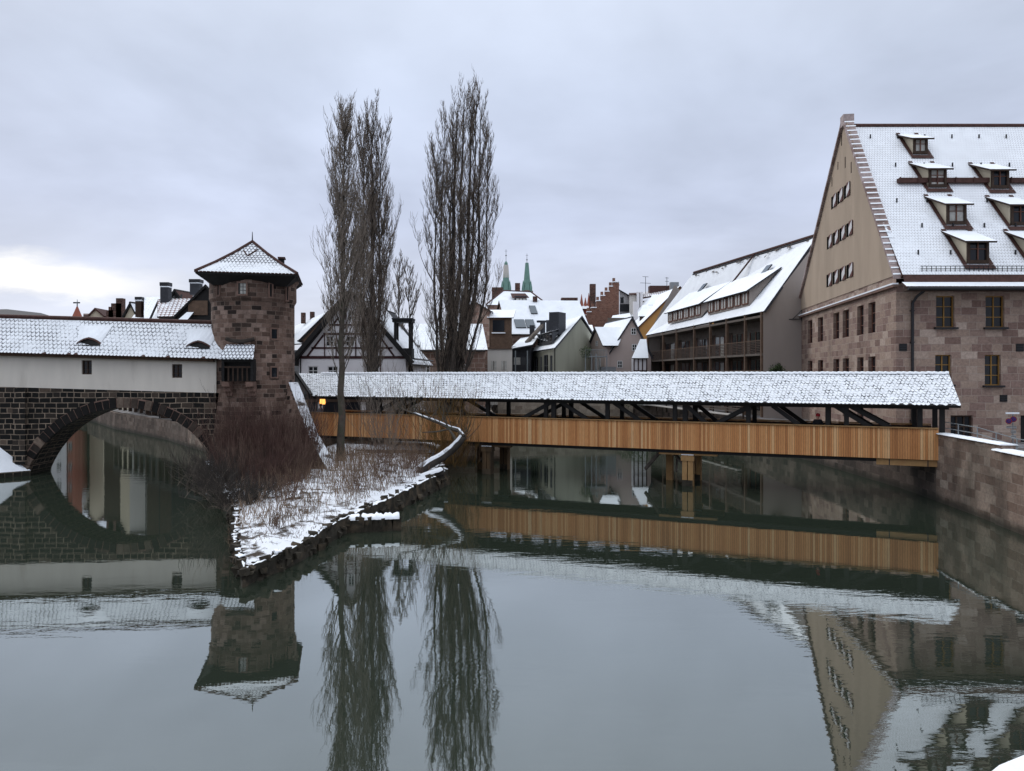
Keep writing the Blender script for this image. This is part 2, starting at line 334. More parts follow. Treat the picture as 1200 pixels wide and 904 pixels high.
    def build(s, name, root=None, tagd=None, smooth=False):
        off = V(root['_loc']) if root is not None else V((0, 0, 0))
        me = bpy.data.meshes.new(name); me.from_pydata([(x-off.x, y-off.y, z-off.z) for x, y, z in s.v], [], s.f)
        for m_ in s.mats: me.materials.append(m_)
        me.polygons.foreach_set('material_index', s.m)
        if any(m_.node_tree.nodes.get('UV Map') for m_ in s.mats):
            ul = me.uv_layers.new(name='UVMap'); dat = ul.data
            for pi, p in enumerate(me.polygons):
                if pi in s.uvf:
                    for li, q in zip(p.loop_indices, s.uvf[pi]): dat[li].uv = q
                    continue
                n = p.normal
                if abs(n.z) > .98: tt = V((1, 0, 0)); bb = V((0, 1, 0))
                else: tt = UP.cross(n).normalized(); bb = n.cross(tt)
                for li in p.loop_indices:
                    q = V(s.v[me.loops[li].vertex_index]); dat[li].uv = (q.dot(tt), q.dot(bb))
        if smooth: me.polygons.foreach_set('use_smooth', [True]*len(me.polygons))
        o = bpy.data.objects.new(name, me); COL.objects.link(o)
        if root is not None:
            o.parent = root; o['_loc'] = list(off)
        else: o['_loc'] = (0, 0, 0)
        if tagd: tag(o, *tagd)
        return o
def tag(o, label=None, cat=None, group=None, kind=None):
    if label: o['label'] = label
    if cat: o['category'] = cat
    if group: o['group'] = group
    if kind: o['kind'] = kind
    return o
def thing(name, loc, label, cat, group=None):
    o = bpy.data.objects.new(name, None); COL.objects.link(o); o.location = loc; o['_loc'] = tuple(loc)
    return tag(o, label, cat, group)
def struct(name, mb): o = mb.build(name); o['kind'] = 'structure'; return o

def panel(mb, O, U, N_, outline, holes, mat, depth=.25, rmat=None):
    """vertical wall sheet with real openings; (u, z) coordinates, reveals go inwards"""
    loops = [[V((u, z, 0)) for u, z in outline]]
    for h in holes: loops.append([V((h[0], h[1], 0)), V((h[0], h[3], 0)), V((h[2], h[3], 0)), V((h[2], h[1], 0))])
    flat = [p for l in loops for p in l]
    tris = tessellate_polygon(loops)
    W = lambda u, z, n=0: V((O[0], O[1], 0))+U*u+N_*n+UP*z
    vs = [W(p.x, p.y) for p in flat]
    fs = []
    for a, b_, c_ in tris:
        n = (vs[b_]-vs[a]).cross(vs[c_]-vs[a])
        fs.append((a, b_, c_) if n.dot(N_) > 0 else (a, c_, b_))
    # uv from (u,z)
    mb.add(vs, fs, mat, [[(flat[i].x, flat[i].y) for i in f] for f in fs])
    for u0, z0, u1, z1 in holes:
        for (a, b_) in (((u0, z0), (u1, z0)), ((u1, z0), (u1, z1)), ((u1, z1), (u0, z1)), ((u0, z1), (u0, z0))):
            mb.face([W(*a), W(*b_), W(*b_, -depth), W(*a, -depth)], rmat or mat)
def onplane(px, py, O, U):
    """(u, z) where the sight line through (px, py) meets the vertical plane through O along U"""
    k = (px-600)/F; u = (k*O[1]-O[0])/(U[0]-k*U[1]); d = O[1]+U[1]*u
    return u, CAMZ-(py-HOR)/F*d
def holes_px(O, U, rects):
    out_ = []
    for a, b, c, d in rects:
        pm = (b+d)/2
        u0, z1 = onplane(a, b, O, U); u1, z1b = onplane(c, b, O, U); _, z0 = onplane((a+c)/2, d, O, U); _, z1 = onplane((a+c)/2, b, O, U)
        out_.append((min(u0, u1), z0, max(u0, u1), z1))
    return out_
def window(root, O, U, N_, r, fm, nx=2, nz=2, inset=.18, gm=None, bar=.05, split=True, name='window', fw=.07):
    """frame with glazing bars (part) and its glass (sub-part) in the opening r = (u0,z0,u1,z1)"""
    u0, z0, u1, z1 = r
    W = lambda u, z, n=0: V((O[0], O[1], 0))+U*u+N_*n+UP*z
    m = MB(); n0 = -inset
    for ua, ub in ((u0, u0+fw), (u1-fw, u1)): m.box(W((ua+ub)/2, (z0+z1)/2, n0), (ub-ua, .07, z1-z0), fm, U)
    for za, zb in ((z0, z0+fw), (z1-fw, z1)): m.box(W((u0+u1)/2, (za+zb)/2, n0), (u1-u0-2*fw, .07, fw), fm, U)
    for i in range(1, nx): m.box(W(u0+(u1-u0)*i/nx, (z0+z1)/2, n0+.004), (bar*1.4, .05, z1-z0-2*fw), fm, U)
    for i in range(1, nz): m.box(W((u0+u1)/2, z0+(z1-z0)*i/nz, n0), (u1-u0-2*fw, .045, bar), fm, U)
    p = m if not split else MB()
    p.face([W(u0+.02, z0+.02, n0-.03), W(u1-.02, z0+.02, n0-.03), W(u1-.02, z1-.02, n0-.03), W(u0+.02, z1-.02, n0-.03)], gm or M_GLASS)
    o = m.build(name, root)
    if split: p.build('pane', o)
    return o

def gable_house(name, label, A, B, D, z0, ze, zr, wall, roof, fa=.5, wins=(), swins=(), over=.35, th=.22, edge=None, fm=None, gholes=True, cat='house', rover=.3, gwall=None, group=None, ends=True, side_u=None):
    """gable wall A-B faces the viewer, the ridge runs back along D; wins/swins: openings (u0,z0,u1,z1) on gable and on the visible side"""
    A, B, D = V((A[0], A[1], 0)), V((B[0], B[1], 0)), V((D[0], D[1], 0))
    U = (B-A); wd = U.length; U.normalize(); N_ = U.cross(UP).normalized()
    if N_.dot(D) > 0: N_ = -N_
    root = thing(name, ((A.x+B.x+D.x)/2, (A.y+B.y+D.y)/2, z0), label, cat, group)
    ap = wd*fa; m = MB()
    gw = gwall or wall
    panel(m, A, U, N_, [(0, z0), (wd, z0), (wd, ze), (ap, zr-.1), (0, ze)], list(wins), gw, .18)
    panel(m, A+D, U, -N_, [(0, z0), (wd, z0), (wd, ze), (ap, zr-.1), (0, ze)], [], wall)
    DU = D.normalized(); dl = D.length
    panel(m, A, DU, -U, [(0, z0), (dl, z0), (dl, ze), (0, ze)], list(swins) if side_u != 'right' else [], wall, .18)
    panel(m, B, DU, U, [(0, z0), (dl, z0), (dl, ze), (0, ze)], list(swins) if side_u == 'right' else [], wall, .18)
    m.build('wall', root)
    r = MB(); e = edge or M_SLATE
    for s, base, run in ((-1, A, ap), (1, B, wd-ap)):
        sl_ = (zr-ze)/run
        lowf = base+U*s*over+UP*(ze-sl_*over+th); apx = A+U*ap+UP*(zr+th)
        f0, f1 = N_*rover, D+DU*rover
        r.slab([lowf+f0, lowf+f1, apx+f1, apx+f0], th, roof, e)
    ro = r.build('roof', root)
    if dl > 4 and wd > 4:
        for s_, b0 in ((-1, A), (1, B)):
            e0 = b0+U*s_*(over+.06)+UP*(ze-.12); gm_ = MB(); gm_.tube([e0, e0+D], .09, M_METAL, 5); gm_.build('gutter', root)
        gm_ = MB(); c_ = A+N_*.09+U*.15; gm_.tube([c_+UP*(ze-.1), c_+UP*z0], .06, M_METAL, 5); gm_.build('downpipe', root)
    for q in wins: window(root, A, U, N_, q, fm or M_WHFR, 2, 2, .1, split=False)
    sb, sn = (B, U) if side_u == 'right' else (A, -U)
    for q in swins: window(root, sb, DU, sn, q, fm or M_WHFR, 2, 2, .1, split=False)
    root['_A'] = tuple(A); root['_B'] = tuple(B)
    return root, ro, A, U, N_, DU
def chimney(root, c, w_, d_, z0, z1, mat, cap=True, capm=None):
    m = MB(); m.box((c[0], c[1], (z0+z1)/2), (w_, d_, z1-z0), mat)
    o = m.build('chimney', root)
    if cap:
        k = MB(); k.box((c[0], c[1], z1+.05), (w_+.16, d_+.16, .1), SNOW)
        k.box((c[0], c[1], z1+.38), (w_+.25, d_+.25, .1), capm or M_METAL)
        for a in (-1, 1):
            for b_ in (-1, 1): k.box((c[0]+a*w_*.4, c[1]+b_*d_*.4, z1+.2), (.06, .06, .3), capm or M_METAL)
        k.build('chimney_cap', o)
    return o

# ------------------------------------------------------------------ river, banks
m = MB(); m.face([(-700, -60, 0), (700, -60, 0), (700, 900, 0), (-700, 900, 0)], M_WAT); struct('river_water', m)
GZ = 2.6
# right bank street, the far bank and the inhabited island behind the bridges
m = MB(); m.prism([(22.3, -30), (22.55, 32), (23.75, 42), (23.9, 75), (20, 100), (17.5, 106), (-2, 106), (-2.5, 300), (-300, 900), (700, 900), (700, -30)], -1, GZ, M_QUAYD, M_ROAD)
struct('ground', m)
m = MB(); m.prism([(-64, 113.5), (-36, 79), (-26.2, 66), (-21, 58.5), (-15.5, 59.3), (-.6, 60.2), (-3, 107), (-2.5, 320), (-64, 320)], -1, GZ-.6, M_QUAYD, M_ROAD)
struct('island_ground', m)
m = MB(); m.prism([(-300, 122), (-62, 120), (-62, 400), (-300, 400)], -1, 2.2, M_QUAYD, M_ROAD); struct('west_bank', m)

def wallrun(mb, pts, z0, zs, th, mat, cap=None, capth=.09, side=1):
    for i in range(len(pts)-1):
        a, b = V((*pts[i], 0)), V((*pts[i+1], 0)); U = (b-a); ln = U.length; U.normalize(); n = UP.cross(U)*side
        za, zb = zs[i], zs[i+1]
        P = [a, b, b+n*th, a+n*th]
        top = [P[0]+UP*za, P[1]+UP*zb, P[2]+UP*zb, P[3]+UP*za]; bot = [p+UP*z0 for p in P]
        for q in range(4): j = (q+1) % 4; mb.face([bot[q], bot[j], top[j], top[q]], mat)
        mb.face(top, mat)
        if cap: mb.slab([p+UP*capth+o_ for p, o_ in zip(top, (-n*.06, -n*.06, n*.06, n*.06))], capth-.003, cap)

# quay wall curving away behind the arch
t_ = thing('quay_wall', (-40, 85, 0), 'curving pale stone quay wall seen through the arch of the bridge', 'quay wall')
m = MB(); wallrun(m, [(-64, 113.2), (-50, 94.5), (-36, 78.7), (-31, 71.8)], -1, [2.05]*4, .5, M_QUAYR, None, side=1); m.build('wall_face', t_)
m = MB(); wallrun(m, [(-31, 71.8), (-26.2, 65.7), (-21, 58.2)], -1, [2.4, 2.5, 2.6], .5, M_QUAY, None, side=1); m.build('pink_wall_face', t_)['label'] = 'pink sandstone end of the quay wall'
# timber colonnade standing on it
t_ = thing('colonnade', (-38, 82, 2.5), 'dark timber colonnade on top of the quay wall under the arch', 'colonnade')
a, b = V((-50.5, 95.6, 0)), V((-29, 70.8, 0))
m = MB(); m.bar(a+UP*4.9, b+UP*4.9, .4, .35, M_BLACKW); m.build('beam', t_)
for i in range(15):
    p = a.lerp(b, i/14); m = MB(); m.box(p+UP*3.6, (.34, .34, 2.3), M_DARKW, b-a); m.build('post', t_)
m = MB(); q = V((-.75, .66, 0)); q = V((.75, .66, 0))*1.6; m.face([a+q+UP*2.4, b+q+UP*2.4, b+q+UP*5, a+q+UP*5], M_BLACKW); m.build('back_wall', t_)

# island bank wall behind the footbridge
t_ = thing('island_quay_wall', (-8, 60, 0), 'stained beige stone wall on the water behind the left bridge trestle', 'quay wall')
m = MB(); wallrun(m, [(-19.5, 59), (-10, 59.6), (-.6, 59.9), (-3, 104)], -1, [2.3, 2.4, 2.4, 2.3], .45, M_QUAYP, None, .05, side=1); m.build('wall_face', t_)
# far bank wall and parapet with stains, seen between bridge roof and boards
t_ = thing('far_quay_wall', (8, 105, 0), 'long beige stone wall across the water seen under the bridge roof', 'quay wall')
m = MB(); wallrun(m, [(-2, 105.6), (17, 105.6)], -1, [5.0, 4.4], .4, M_QUAYP, None, side=1); m.build('wall_face', t_)
# right quay
t_ = thing('right_quay_wall', (23, 36, 0), 'tall sandstone quay wall with snowy coping at the right end of the footbridge', 'quay wall')
QW = [(22.0, 20), (22.1, 32.4), (22.55, 34.7)]
m = MB(); wallrun(m, [(22.2, -8), (22.05, 20), (22.12, 32.4), (22.45, 34.9)], -1, [3.45]*3+[3.45], .75, M_QUAY, None, side=-1); m.build('lower_wall_face', t_)
m = MB(); wallrun(m, [(22.56, 34.6), (23.32, 41.3)], -1, [3.72, 3.68], .6, M_QUAY, None, side=-1); m.build('wall_face', t_)
def snowcap(mb, a, b, w_, z, h, seed=0, n=28):
    a, b = V(a), V(b); U = (b-a).normalized(); s = U.cross(UP)
    vs = []
    for i in range(n+1):
        p = a.lerp(b, i/n); hh_ = h*(.7+.6*mnoise.noise(V((i*.7, seed, 0)))); ww = w_*(1+.12*mnoise.noise(V((i*.5, seed+5, 0))))
        for x, q in ((-.5, -.15), (-.46, .55), (-.2, 1), (.2, 1), (.46, .55), (.5, -.15)): vs.append(p+s*ww*x+UP*(z+max(hh_, .02)*q))
    fs = [(i*6+j, i*6+j+1, (i+1)*6+j+1, (i+1)*6+j) for i in range(n) for j in range(5)]
    fs += [(5, 4, 3, 2, 1, 0), tuple(n*6+j for j in range(6))]
    mb.add(vs, fs, SNOW)
m = MB(); snowcap(m, (22.42, -8, 0), (22.42, 32.4, 0), .95, 3.45, .11, 1, 80); snowcap(m, (22.45, 32.4, 0), (22.8, 34.95, 0), .95, 3.45, .12, 2, 14); m.build('lower_snow_cap', t_, smooth=True)
m = MB(); snowcap(m, (22.84, 34.5, 0), (23.56, 41.0, 0), .8, 3.71, .09, 3, 30); m.build('snow_cap', t_, smooth=True)
m = MB(); wallrun(m, [(23.34, 41.3), (23.75, 46), (23.85, 75)], -1, [2.62]*3, .4, M_QUAYD, None, side=-1); m.build('shaded_wall_face', t_)  # shade behind the bridge put into the colour by darker blocks
# terrace of slats and posts at the foot of the balcony house
t_ = thing('slatted_terrace', (21, 95, 0), 'dark slatted wooden terrace fence along the water below the balcony house', 'fence')
fa_, fb_ = g(757, 104)+V((0, 0, 0)), V((23.2, 76, 0))
for k in range(9):
    m = MB(); m.bar(fa_+UP*(3.15+k*.24), fb_+UP*(3.15+k*.24), .05, .10, M_GREYW); m.build('slat', t_)
for k in range(9):
    p = fa_.lerp(fb_, k/8); m = MB(); m.box(p+V((.2, 0, 3.6)), (.14, .14, 3.2), M_DARKW); m.build('post', t_)
m = MB(); m.bar(fa_+UP*2.75+V((-.2, 0, 0)), fb_+UP*2.75+V((-.2, 0, 0)), .5, .14, M_PALE); m.build('ledge', t_)

# ------------------------------------------------------------------ the wooded spit in the river
SP = [(-8.85, 24.8), (-8.0, 27.6), (-7.45, 32.4), (-6.4, 36.6), (-5.1, 42.5), (-4.1, 47.3), (-4.9, 51.5), (-5.2, 56.6), (-12, 57.6), (-20.8, 56.5), (-20.8, 51), (-16.2, 42), (-12.6, 34.2), (-10.6, 28.6)]
def inside(x, y, poly):
    c_ = False; j = len(poly)-1
    for i in range(len(poly)):
        if (poly[i][1] > y) != (poly[j][1] > y) and x < (poly[j][0]-poly[i][0])*(y-poly[i][1])/(poly[j][1]-poly[i][1])+poly[i][0]: c_ = not c_
        j = i
    return c_
def edist(x, y, poly):
    b_ = 1e9; p = V((x, y))
    for i in range(len(poly)):
        a_, c_ = V(poly[i]), V(poly[(i+1) % len(poly)]); d = c_-a_; k = max(0, min(1, (p-a_).dot(d)/d.dot(d))); b_ = min(b_, (p-a_-d*k).length)
    return b_
def spit_z(x, y):
    e = edist(x, y, SP); b_ = .55+min(1, (y-25)/28)*.45
    return b_+min(e, 3)*.06+.16*mnoise.noise(V((x*.9, y*.9, 0)))*min(1, e)+.07*mnoise.noise(V((x*3, y*3, 2)))
vs, fs, idx = [], [], {}
st = .25
nx_, ny_ = int(18/st), int(34/st)
for i in range(nx_+1):
    for j in range(ny_+1):
        x, y = -22+i*st, 24.5+j*st
        if inside(x, y, SP): idx[i, j] = len(vs); vs.append((x, y, spit_z(x, y)))
for i in range(nx_):
    for j in range(ny_):
        q = [(i, j), (i+1, j), (i+1, j+1), (i, j+1)]; k = [idx[a_] for a_ in q if a_ in idx]
        if len(k) >= 3: fs.append(tuple(k))
m = MB(); m.add(vs, fs, M_GRD)
o = m.build('spit_ground', smooth=True); o['kind'] = 'structure'
m = MB(); vs = []; fs = []; K = []
for i in range(len(SP)):
    a_, b_ = V((*SP[i], 0)), V((*SP[(i+1) % len(SP)], 0)); n_ = max(2, int((b_-a_).length/.16))
    for k in range(n_): K.append(a_.lerp(b_, k/n_))
nK = len(K); cen = V((-12, 42, 0))
for i, p in enumerate(K):
    out_ = (p-cen).normalized(); zt = spit_z(p.x, p.y)+.04; j = mnoise.noise(p*1.7)+.5*mnoise.noise(p*5); j2 = mnoise.noise(p*2.3+V((9, 0, 0)))+.6*mnoise.noise(p*7); j3 = mnoise.noise(p*1.1+V((0, 9, 0)))
    for dr, z in ((-.45+.3*j2, zt-.05), (-.04+.2*j, zt-.0+.04*j2), (.05+.2*j, zt-.02+.04*j2), (.10+.1*j2, zt*.5), (.18+.22*j3, .05), (.1, -.6)):
        vs.append(p+out_*dr+UP*z)
ew = MB()
fs_s = [(i*6+q, ((i+1) % nK)*6+q, ((i+1) % nK)*6+q+1, i*6+q+1) for i in range(nK) for q in (0, 1)]
fs_e = [(i*6+q, ((i+1) % nK)*6+q, ((i+1) % nK)*6+q+1, i*6+q+1) for i in range(nK) for q in (2, 3, 4)]
ew.add(vs, fs_s, SNOW); ew.add(vs, fs_e, M_EDGE)
o = ew.build('spit_bank', smooth=True); o['kind'] = 'structure'
# raised snowy ledge under the bridge
m = MB(); LG = [(-12.5, 56.2), (-10, 55.2), (-6.4, 55.0), (-5.6, 56.4), (-5.8, 59.4), (-15, 59)]
m.prism(LG, .3, 1.35, M_EDGE, M_EDGE)
vs = []; n_ = 26
for i in range(n_+1):
    for j in range(7):
        x = -14.2+8.6*i/n_; y = 55.0+4.2*j/6+ (0.9*(1-i/n_)); e = min(1, min(i, n_-i, j*2+1)/3)
        vs.append((x, y, 1.37+.28*e+.14*mnoise.noise(V((x*1.3, y*1.3, 3)))-(.3 if j == 0 else 0)))
m.add(vs, [(i*7+j, (i+1)*7+j, (i+1)*7+j+1, i*7+j+1) for i in range(n_) for j in range(6)], SNOW)
m.build('snowy_ledge', smooth=False); bpy.data.objects['snowy_ledge']['kind'] = 'structure'
# stone groyne and low sunken log
m = MB(); c0, c1 = at(408, 607, 33.2), at(467, 604, 33.6)
U = (c1-c0); U.z = 0; ln = U.length; U.normalize()
for i in range(7):
    q = c0.lerp(c1, (i+.5)/7); m.box(V((q.x, q.y+.2, .08)), (ln/7*1.12, random.uniform(.7, .95), random.uniform(.95, 1.15)), M_EDGE, U, jit=.09)
m2 = MB(); snowcap(m2, (c0.x, c0.y+.2, 0), (c1.x, c1.y+.2, 0), .85, .56, .22, 8, 22)
t_ = thing('groyne', (c0.x, c0.y, 0), 'short dark stone groyne capped with snow sticking out from the spit into the river', 'groyne')
m.build('stone_block', t_); m2.build('snow_cap', t_, smooth=True)

# ------------------------------------------------------------------ stone arch bridge with its roofed passage
SBY = 51.5; XL, XR = -46.0, -20.3; TH = 2.8
def sx(px): return (px-600)/F*SBY
slope = (5.68-6.09)/(sx(245)-sx(0))
def zlin(z0_, x): return z0_+slope*(x-sx(0))
t_ = thing('roofed_bridge', (-30, SBY, 0), 'blackened stone arch bridge carrying a cream plastered passage with a snowy roof', 'bridge'); SB = t_
XC, RR, ZC = -26.6, 7.25, -2.55
def arc(r, n, z_min=-.6):
    a0 = math.asin((z_min-ZC)/r); return [(XC+r*math.cos(math.pi-a0-(math.pi-2*a0)*i/n), ZC+r*math.sin(a0+(math.pi-2*a0)*i/n)) for i in range(n+1)]
A1 = arc(RR, 40)
Ux, Nf = V((1, 0, 0)), V((0, -1, 0))
m = MB()
# spandrels as quads above the arch, split so masonry follows both arches
def spandrel(mb, xs, yy, nn, mat, th_=None):
    for i in range(len(xs)-1):
        (xa, za), (xb, zb) = xs[i], xs[i+1]
        ta, tb = zlin(6.09, xa), zlin(6.09, xb)
        mb.face([(xa, yy, za), (xb, yy, zb), (xb, yy, tb), (xa, yy, ta)] if nn < 0 else [(xb, yy, zb), (xa, yy, za), (xa, yy, ta), (xb, yy, tb)], mat)
left = [(XL, -1), (A1[0][0]-.001, -1)]
A2 = [(x-2*7.25-1.9+.2, z) for x, z in A1]
prof = [(A2[-1][0]+.001, -1), (A1[0][0]-.001, -1)]
full = A2+prof+A1+[(A1[-1][0]+.001, -1), (XR, -1)]
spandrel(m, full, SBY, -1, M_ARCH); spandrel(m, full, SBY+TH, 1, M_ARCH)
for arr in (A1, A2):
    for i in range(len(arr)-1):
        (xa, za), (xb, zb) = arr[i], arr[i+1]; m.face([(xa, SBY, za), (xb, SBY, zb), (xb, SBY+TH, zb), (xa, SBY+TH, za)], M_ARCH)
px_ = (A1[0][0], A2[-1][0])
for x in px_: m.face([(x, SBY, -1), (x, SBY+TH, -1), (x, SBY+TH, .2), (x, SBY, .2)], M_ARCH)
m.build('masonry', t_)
r0, r1 = RR-.04, RR+.60
for cx_ in (XC, XC-2*7.25-1.7):
    m = MB()
    a0 = math.asin((-.6-ZC)/RR); nV = 40
    for i in range(nV):
        a_ = math.pi-a0-(math.pi-2*a0)*(i+.04)/nV; b_ = math.pi-a0-(math.pi-2*a0)*(i+.90)/nV; pr = random.uniform(.02, .09); rr1 = r1+random.uniform(-.08, .06)
        q = [(cx_+r*math.cos(k), ZC+r*math.sin(k)) for r, k in ((r0, a_), (r0, b_), (rr1, b_), (rr1, a_))]
        f_ = [V((x, SBY-pr, z)) for x, z in q]; k_ = [V((x, SBY+.3, z)) for x, z in q]
        m.add(f_+k_, [(0, 1, 2, 3), (7, 6, 5, 4), (0, 4, 5, 1), (1, 5, 6, 2), (2, 6, 7, 3), (3, 7, 4, 0)], M_VOUS)
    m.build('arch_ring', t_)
for cx_ in (XC, XC-2*7.25-1.7):
    m = MB(); aa = arc(r1+.03, 40); a00 = arc(r0-.0, 40)
    dx = cx_-XC
    for i in range(40): m.face([(a00[i][0]+dx, SBY-.008, a00[i][1]), (a00[i+1][0]+dx, SBY-.008, a00[i+1][1]), (aa[i+1][0]+dx, SBY-.008, aa[i+1][1]), (aa[i][0]+dx, SBY-.008, aa[i][1])], M_SANDST)
    m.build('arch_ring_mortar', t_)
# pier with snow covered cutwater
xp = (A1[0][0]+A2[-1][0])/2-1.35
m = MB(); cw = [(-40.2, SBY), (-36.6, SBY-3.4), (-33.0, SBY)]
m.prism(cw, -1, .35, M_ARCH); m.build('cutwater', t_)
m = MB(); ap = V((-36.4, SBY-.02, 2.9)); P3 = [V((x, y, .36)) for x, y in cw]
m.face([P3[1], P3[2], ap], SNOW); m.face([P3[0], P3[1], ap], SNOW); m.build('cutwater_snow', t_)
m = MB(); m.box((sx(25), SBY-.12, 3.4), (.85, .3, 5.2), M_ARCH); m.build('pilaster', t_)
# plaster wall with two small windows
wz = lambda x: zlin(6.09, x)
holes = []
for pxa, pxb, ya, yb in ((95, 107, 422.5, 439), (201, 213, 427, 443)):
    holes.append((sx(pxa)-XL, zat(yb, SBY), sx(pxb)-XL, zat(ya, SBY)))
m = MB(); O_ = V((XL, SBY+.06, 0)); Lx = XR-XL
panel(m, O_, Ux, Nf, [(0, wz(XL)), (Lx, wz(XR)), (Lx, zlin(8.6, XR)), (0, zlin(8.6, XL))], holes, M_PLW, .3)
panel(m, V((XL, SBY+TH-.1, 0)), Ux, -Nf, [(0, wz(XL)), (Lx, wz(XR)), (Lx, zlin(8.6, XR)), (0, zlin(8.6, XL))], [], M_PLW, .3)
m.build('plaster_wall', t_)
for h_ in holes: window(t_, O_, Ux, Nf, h_, M_DARKW, 2, 3, .16, fw=.08)
m = MB(); m.bar((XL, SBY-.12, zlin(8.38, XL)), (XR-.1, SBY-.12, zlin(8.38, XR)), .34, .30, M_BROWNW); m.build('eaves_beam', t_)
def snowroof(name, root, P0, P1, P2, P3, mat, res=.14, amp=.035, edge=M_TILE, th=.10, teeth=.2, seed=0, lumps=.5):
    """roof sheet P0-P1 eave, P3-P2 ridge with uneven snow surface and tile noses along the eave"""
    P0, P1, P2, P3 = map(V, (P0, P1, P2, P3)); nu = max(2, int((P1-P0).length/res)); nv = max(2, int((P3-P0).length/res))
    nrm = (P1-P0).cross(P3-P0).normalized(); nrm = nrm if nrm.z > 0 else -nrm
    vs = []
    for i in range(nu+1):
        for j in range(nv+1):
            p = (P0.lerp(P1, i/nu)).lerp(P3.lerp(P2, i/nu), j/nv)
            e = min(1, min(i, nu-i, j+.3, nv-j)/2)
            h = amp*(mnoise.noise(V((p.x*4.5, p.y*4.5, seed+p.z*5)))+lumps*mnoise.noise(V((p.x*1.2, p.y*1.2, seed))))*e
            vs.append(p+nrm*h)
    m = MB(); W_ = nv+1; fs = [(i*W_+j, (i+1)*W_+j, (i+1)*W_+j+1, i*W_+j+1) for i in range(nu) for j in range(nv)]
    lu, lv = (P1-P0).length, (P3-P0).length; UVg = lambda q: (P0.z*0+(q//W_)/nu*lu, (q % W_)/nv*lv)
    m.add(vs, fs, mat, [[UVg(q) for q in f] for f in fs])
    m.slab([p_-nrm*(.02+amp*1.6) for p_ in (P0, P1, P2, P3)], th, edge)
    if teeth:
        d = (P1-P0); ln = d.length; d.normalize(); s = (P0-P3).normalized(); k = int(ln/teeth)
        for i in range(k):
            c_ = P0+d*(i+.5)*teeth; m.box(c_+s*.02-nrm*.02, (teeth*.8, .16, .07), edge, d, nrm, jit=.012)
            a_ = [c_-d*teeth*.44+s*.05+nrm*.03, c_+s*.10+nrm*.025, c_+d*teeth*.44+s*.05+nrm*.03, c_+d*teeth*.44-s*.1+nrm*.025, c_-d*teeth*.44-s*.1+nrm*.025]
            if random.random() < .88: m.face(a_, SNOW)
    return m.build(name, root)
ez = lambda x: zlin(8.50, x); rz = lambda x: zlin(11.0, x)
EY, RY = SBY-.55, SBY+TH/2
snowroof('roof', t_, (XL, EY, ez(XL)), (XR+.5, EY, ez(XR+.5)), (XR+.5, RY, rz(XR+.5)), (XL, RY, rz(XL)), T_OLD, .2, .03, seed=3, teeth=.24)
m = MB(); m.slab([(XL, RY, rz(XL)-.02), (XR, RY, rz(XR)-.02), (XR, SBY+TH+.5, ez(XR)), (XL, SBY+TH+.5, ez(XL))], .15, T_OLD, M_TILE); m.build('rear_roof', t_)
m = MB(); m.tube([(XL, RY, rz(XL)+.03), (XR, RY, rz(XR)+.03)], .13, M_TILE, 8); m.build('ridge_tiles', t_)
# swept dormer hatches
def hatch(root, px, py, half=.85, hgt=.38):
    """low curved hatch on the roof of the stone bridge, centred on the column px"""
    x = (px-600)/F*52.4; f_ = .62
    yb = EY+(RY-EY)*f_; sl = (rz(x)-ez(x))/(RY-EY); zb = ez(x)+(yb-EY)*sl
    yf = yb-.75; zf = ez(x)+(yf-EY)*sl
    m = MB(); top = [V((x+half*k, yf+.15, zf+.15*sl+hgt*(1-abs(k)**1.6)+.02)) for k in (-1, -.7, -.4, 0, .4, .7, 1)]
    back = [V((x+half*1.35*k, yf+1.1, zf+1.1*sl+.05)) for k in (-1, -.7, -.4, 0, .4, .7, 1)]
    for i in range(6): m.face([top[i], top[i+1], back[i+1], back[i]], SNOW)
    for i in range(6): m.face([top[i]-UP*.02, top[i+1]-UP*.02, top[i+1]+V((0, -.1, -.12)), top[i]+V((0, -.1, -.12))], M_TILE)
    fr = [V((x-half, yf-.05, zf+.0)), V((x+half, yf-.05, zf+.0))]
    m.face([fr[0]]+[fr[1]]+[p-UP*.1 for p in reversed(top)], M_BLACKW)
    m.build('roof_hatch', root)
hatch(t_, 112, 385); hatch(t_, 238, 392)

# ------------------------------------------------------------------ round tower
TX, TY, TR = -18.55, 53.9, 2.83
t_ = thing('round_tower', (TX, TY, 0), 'round sandstone tower with a snowy pyramid roof standing between the two bridges', 'tower')
m = MB(); m.lathe((TX, TY, 0), [(TR+.35, -1), (TR+.22, 3), (TR+.04, 5.6), (TR, 6), (TR, 11.9)], M_TOWER, 48, uvr=TR)
m.lathe((TX, TY, 0), [(TR, 11.9), (TR+.14, 12.15), (TR+.13, 13.35), (TR+.3, 13.5), (TR+.3, 13.9)], M_TOWER, 48, uvr=TR)
o = m.build('wall', t_)
def tpt(px, py, r=TR):                # point on the drum seen at (px, py)
    dx = (px-600)/F; A_ = dx*dx+1; B_ = -2*(dx*TX+TY); C_ = TX*TX+TY*TY-r*r; disc = max(0, B_*B_-4*A_*C_); d = (-B_-math.sqrt(disc))/(2*A_)
    return V((dx*d, d, CAMZ-(py-HOR)/F*d))
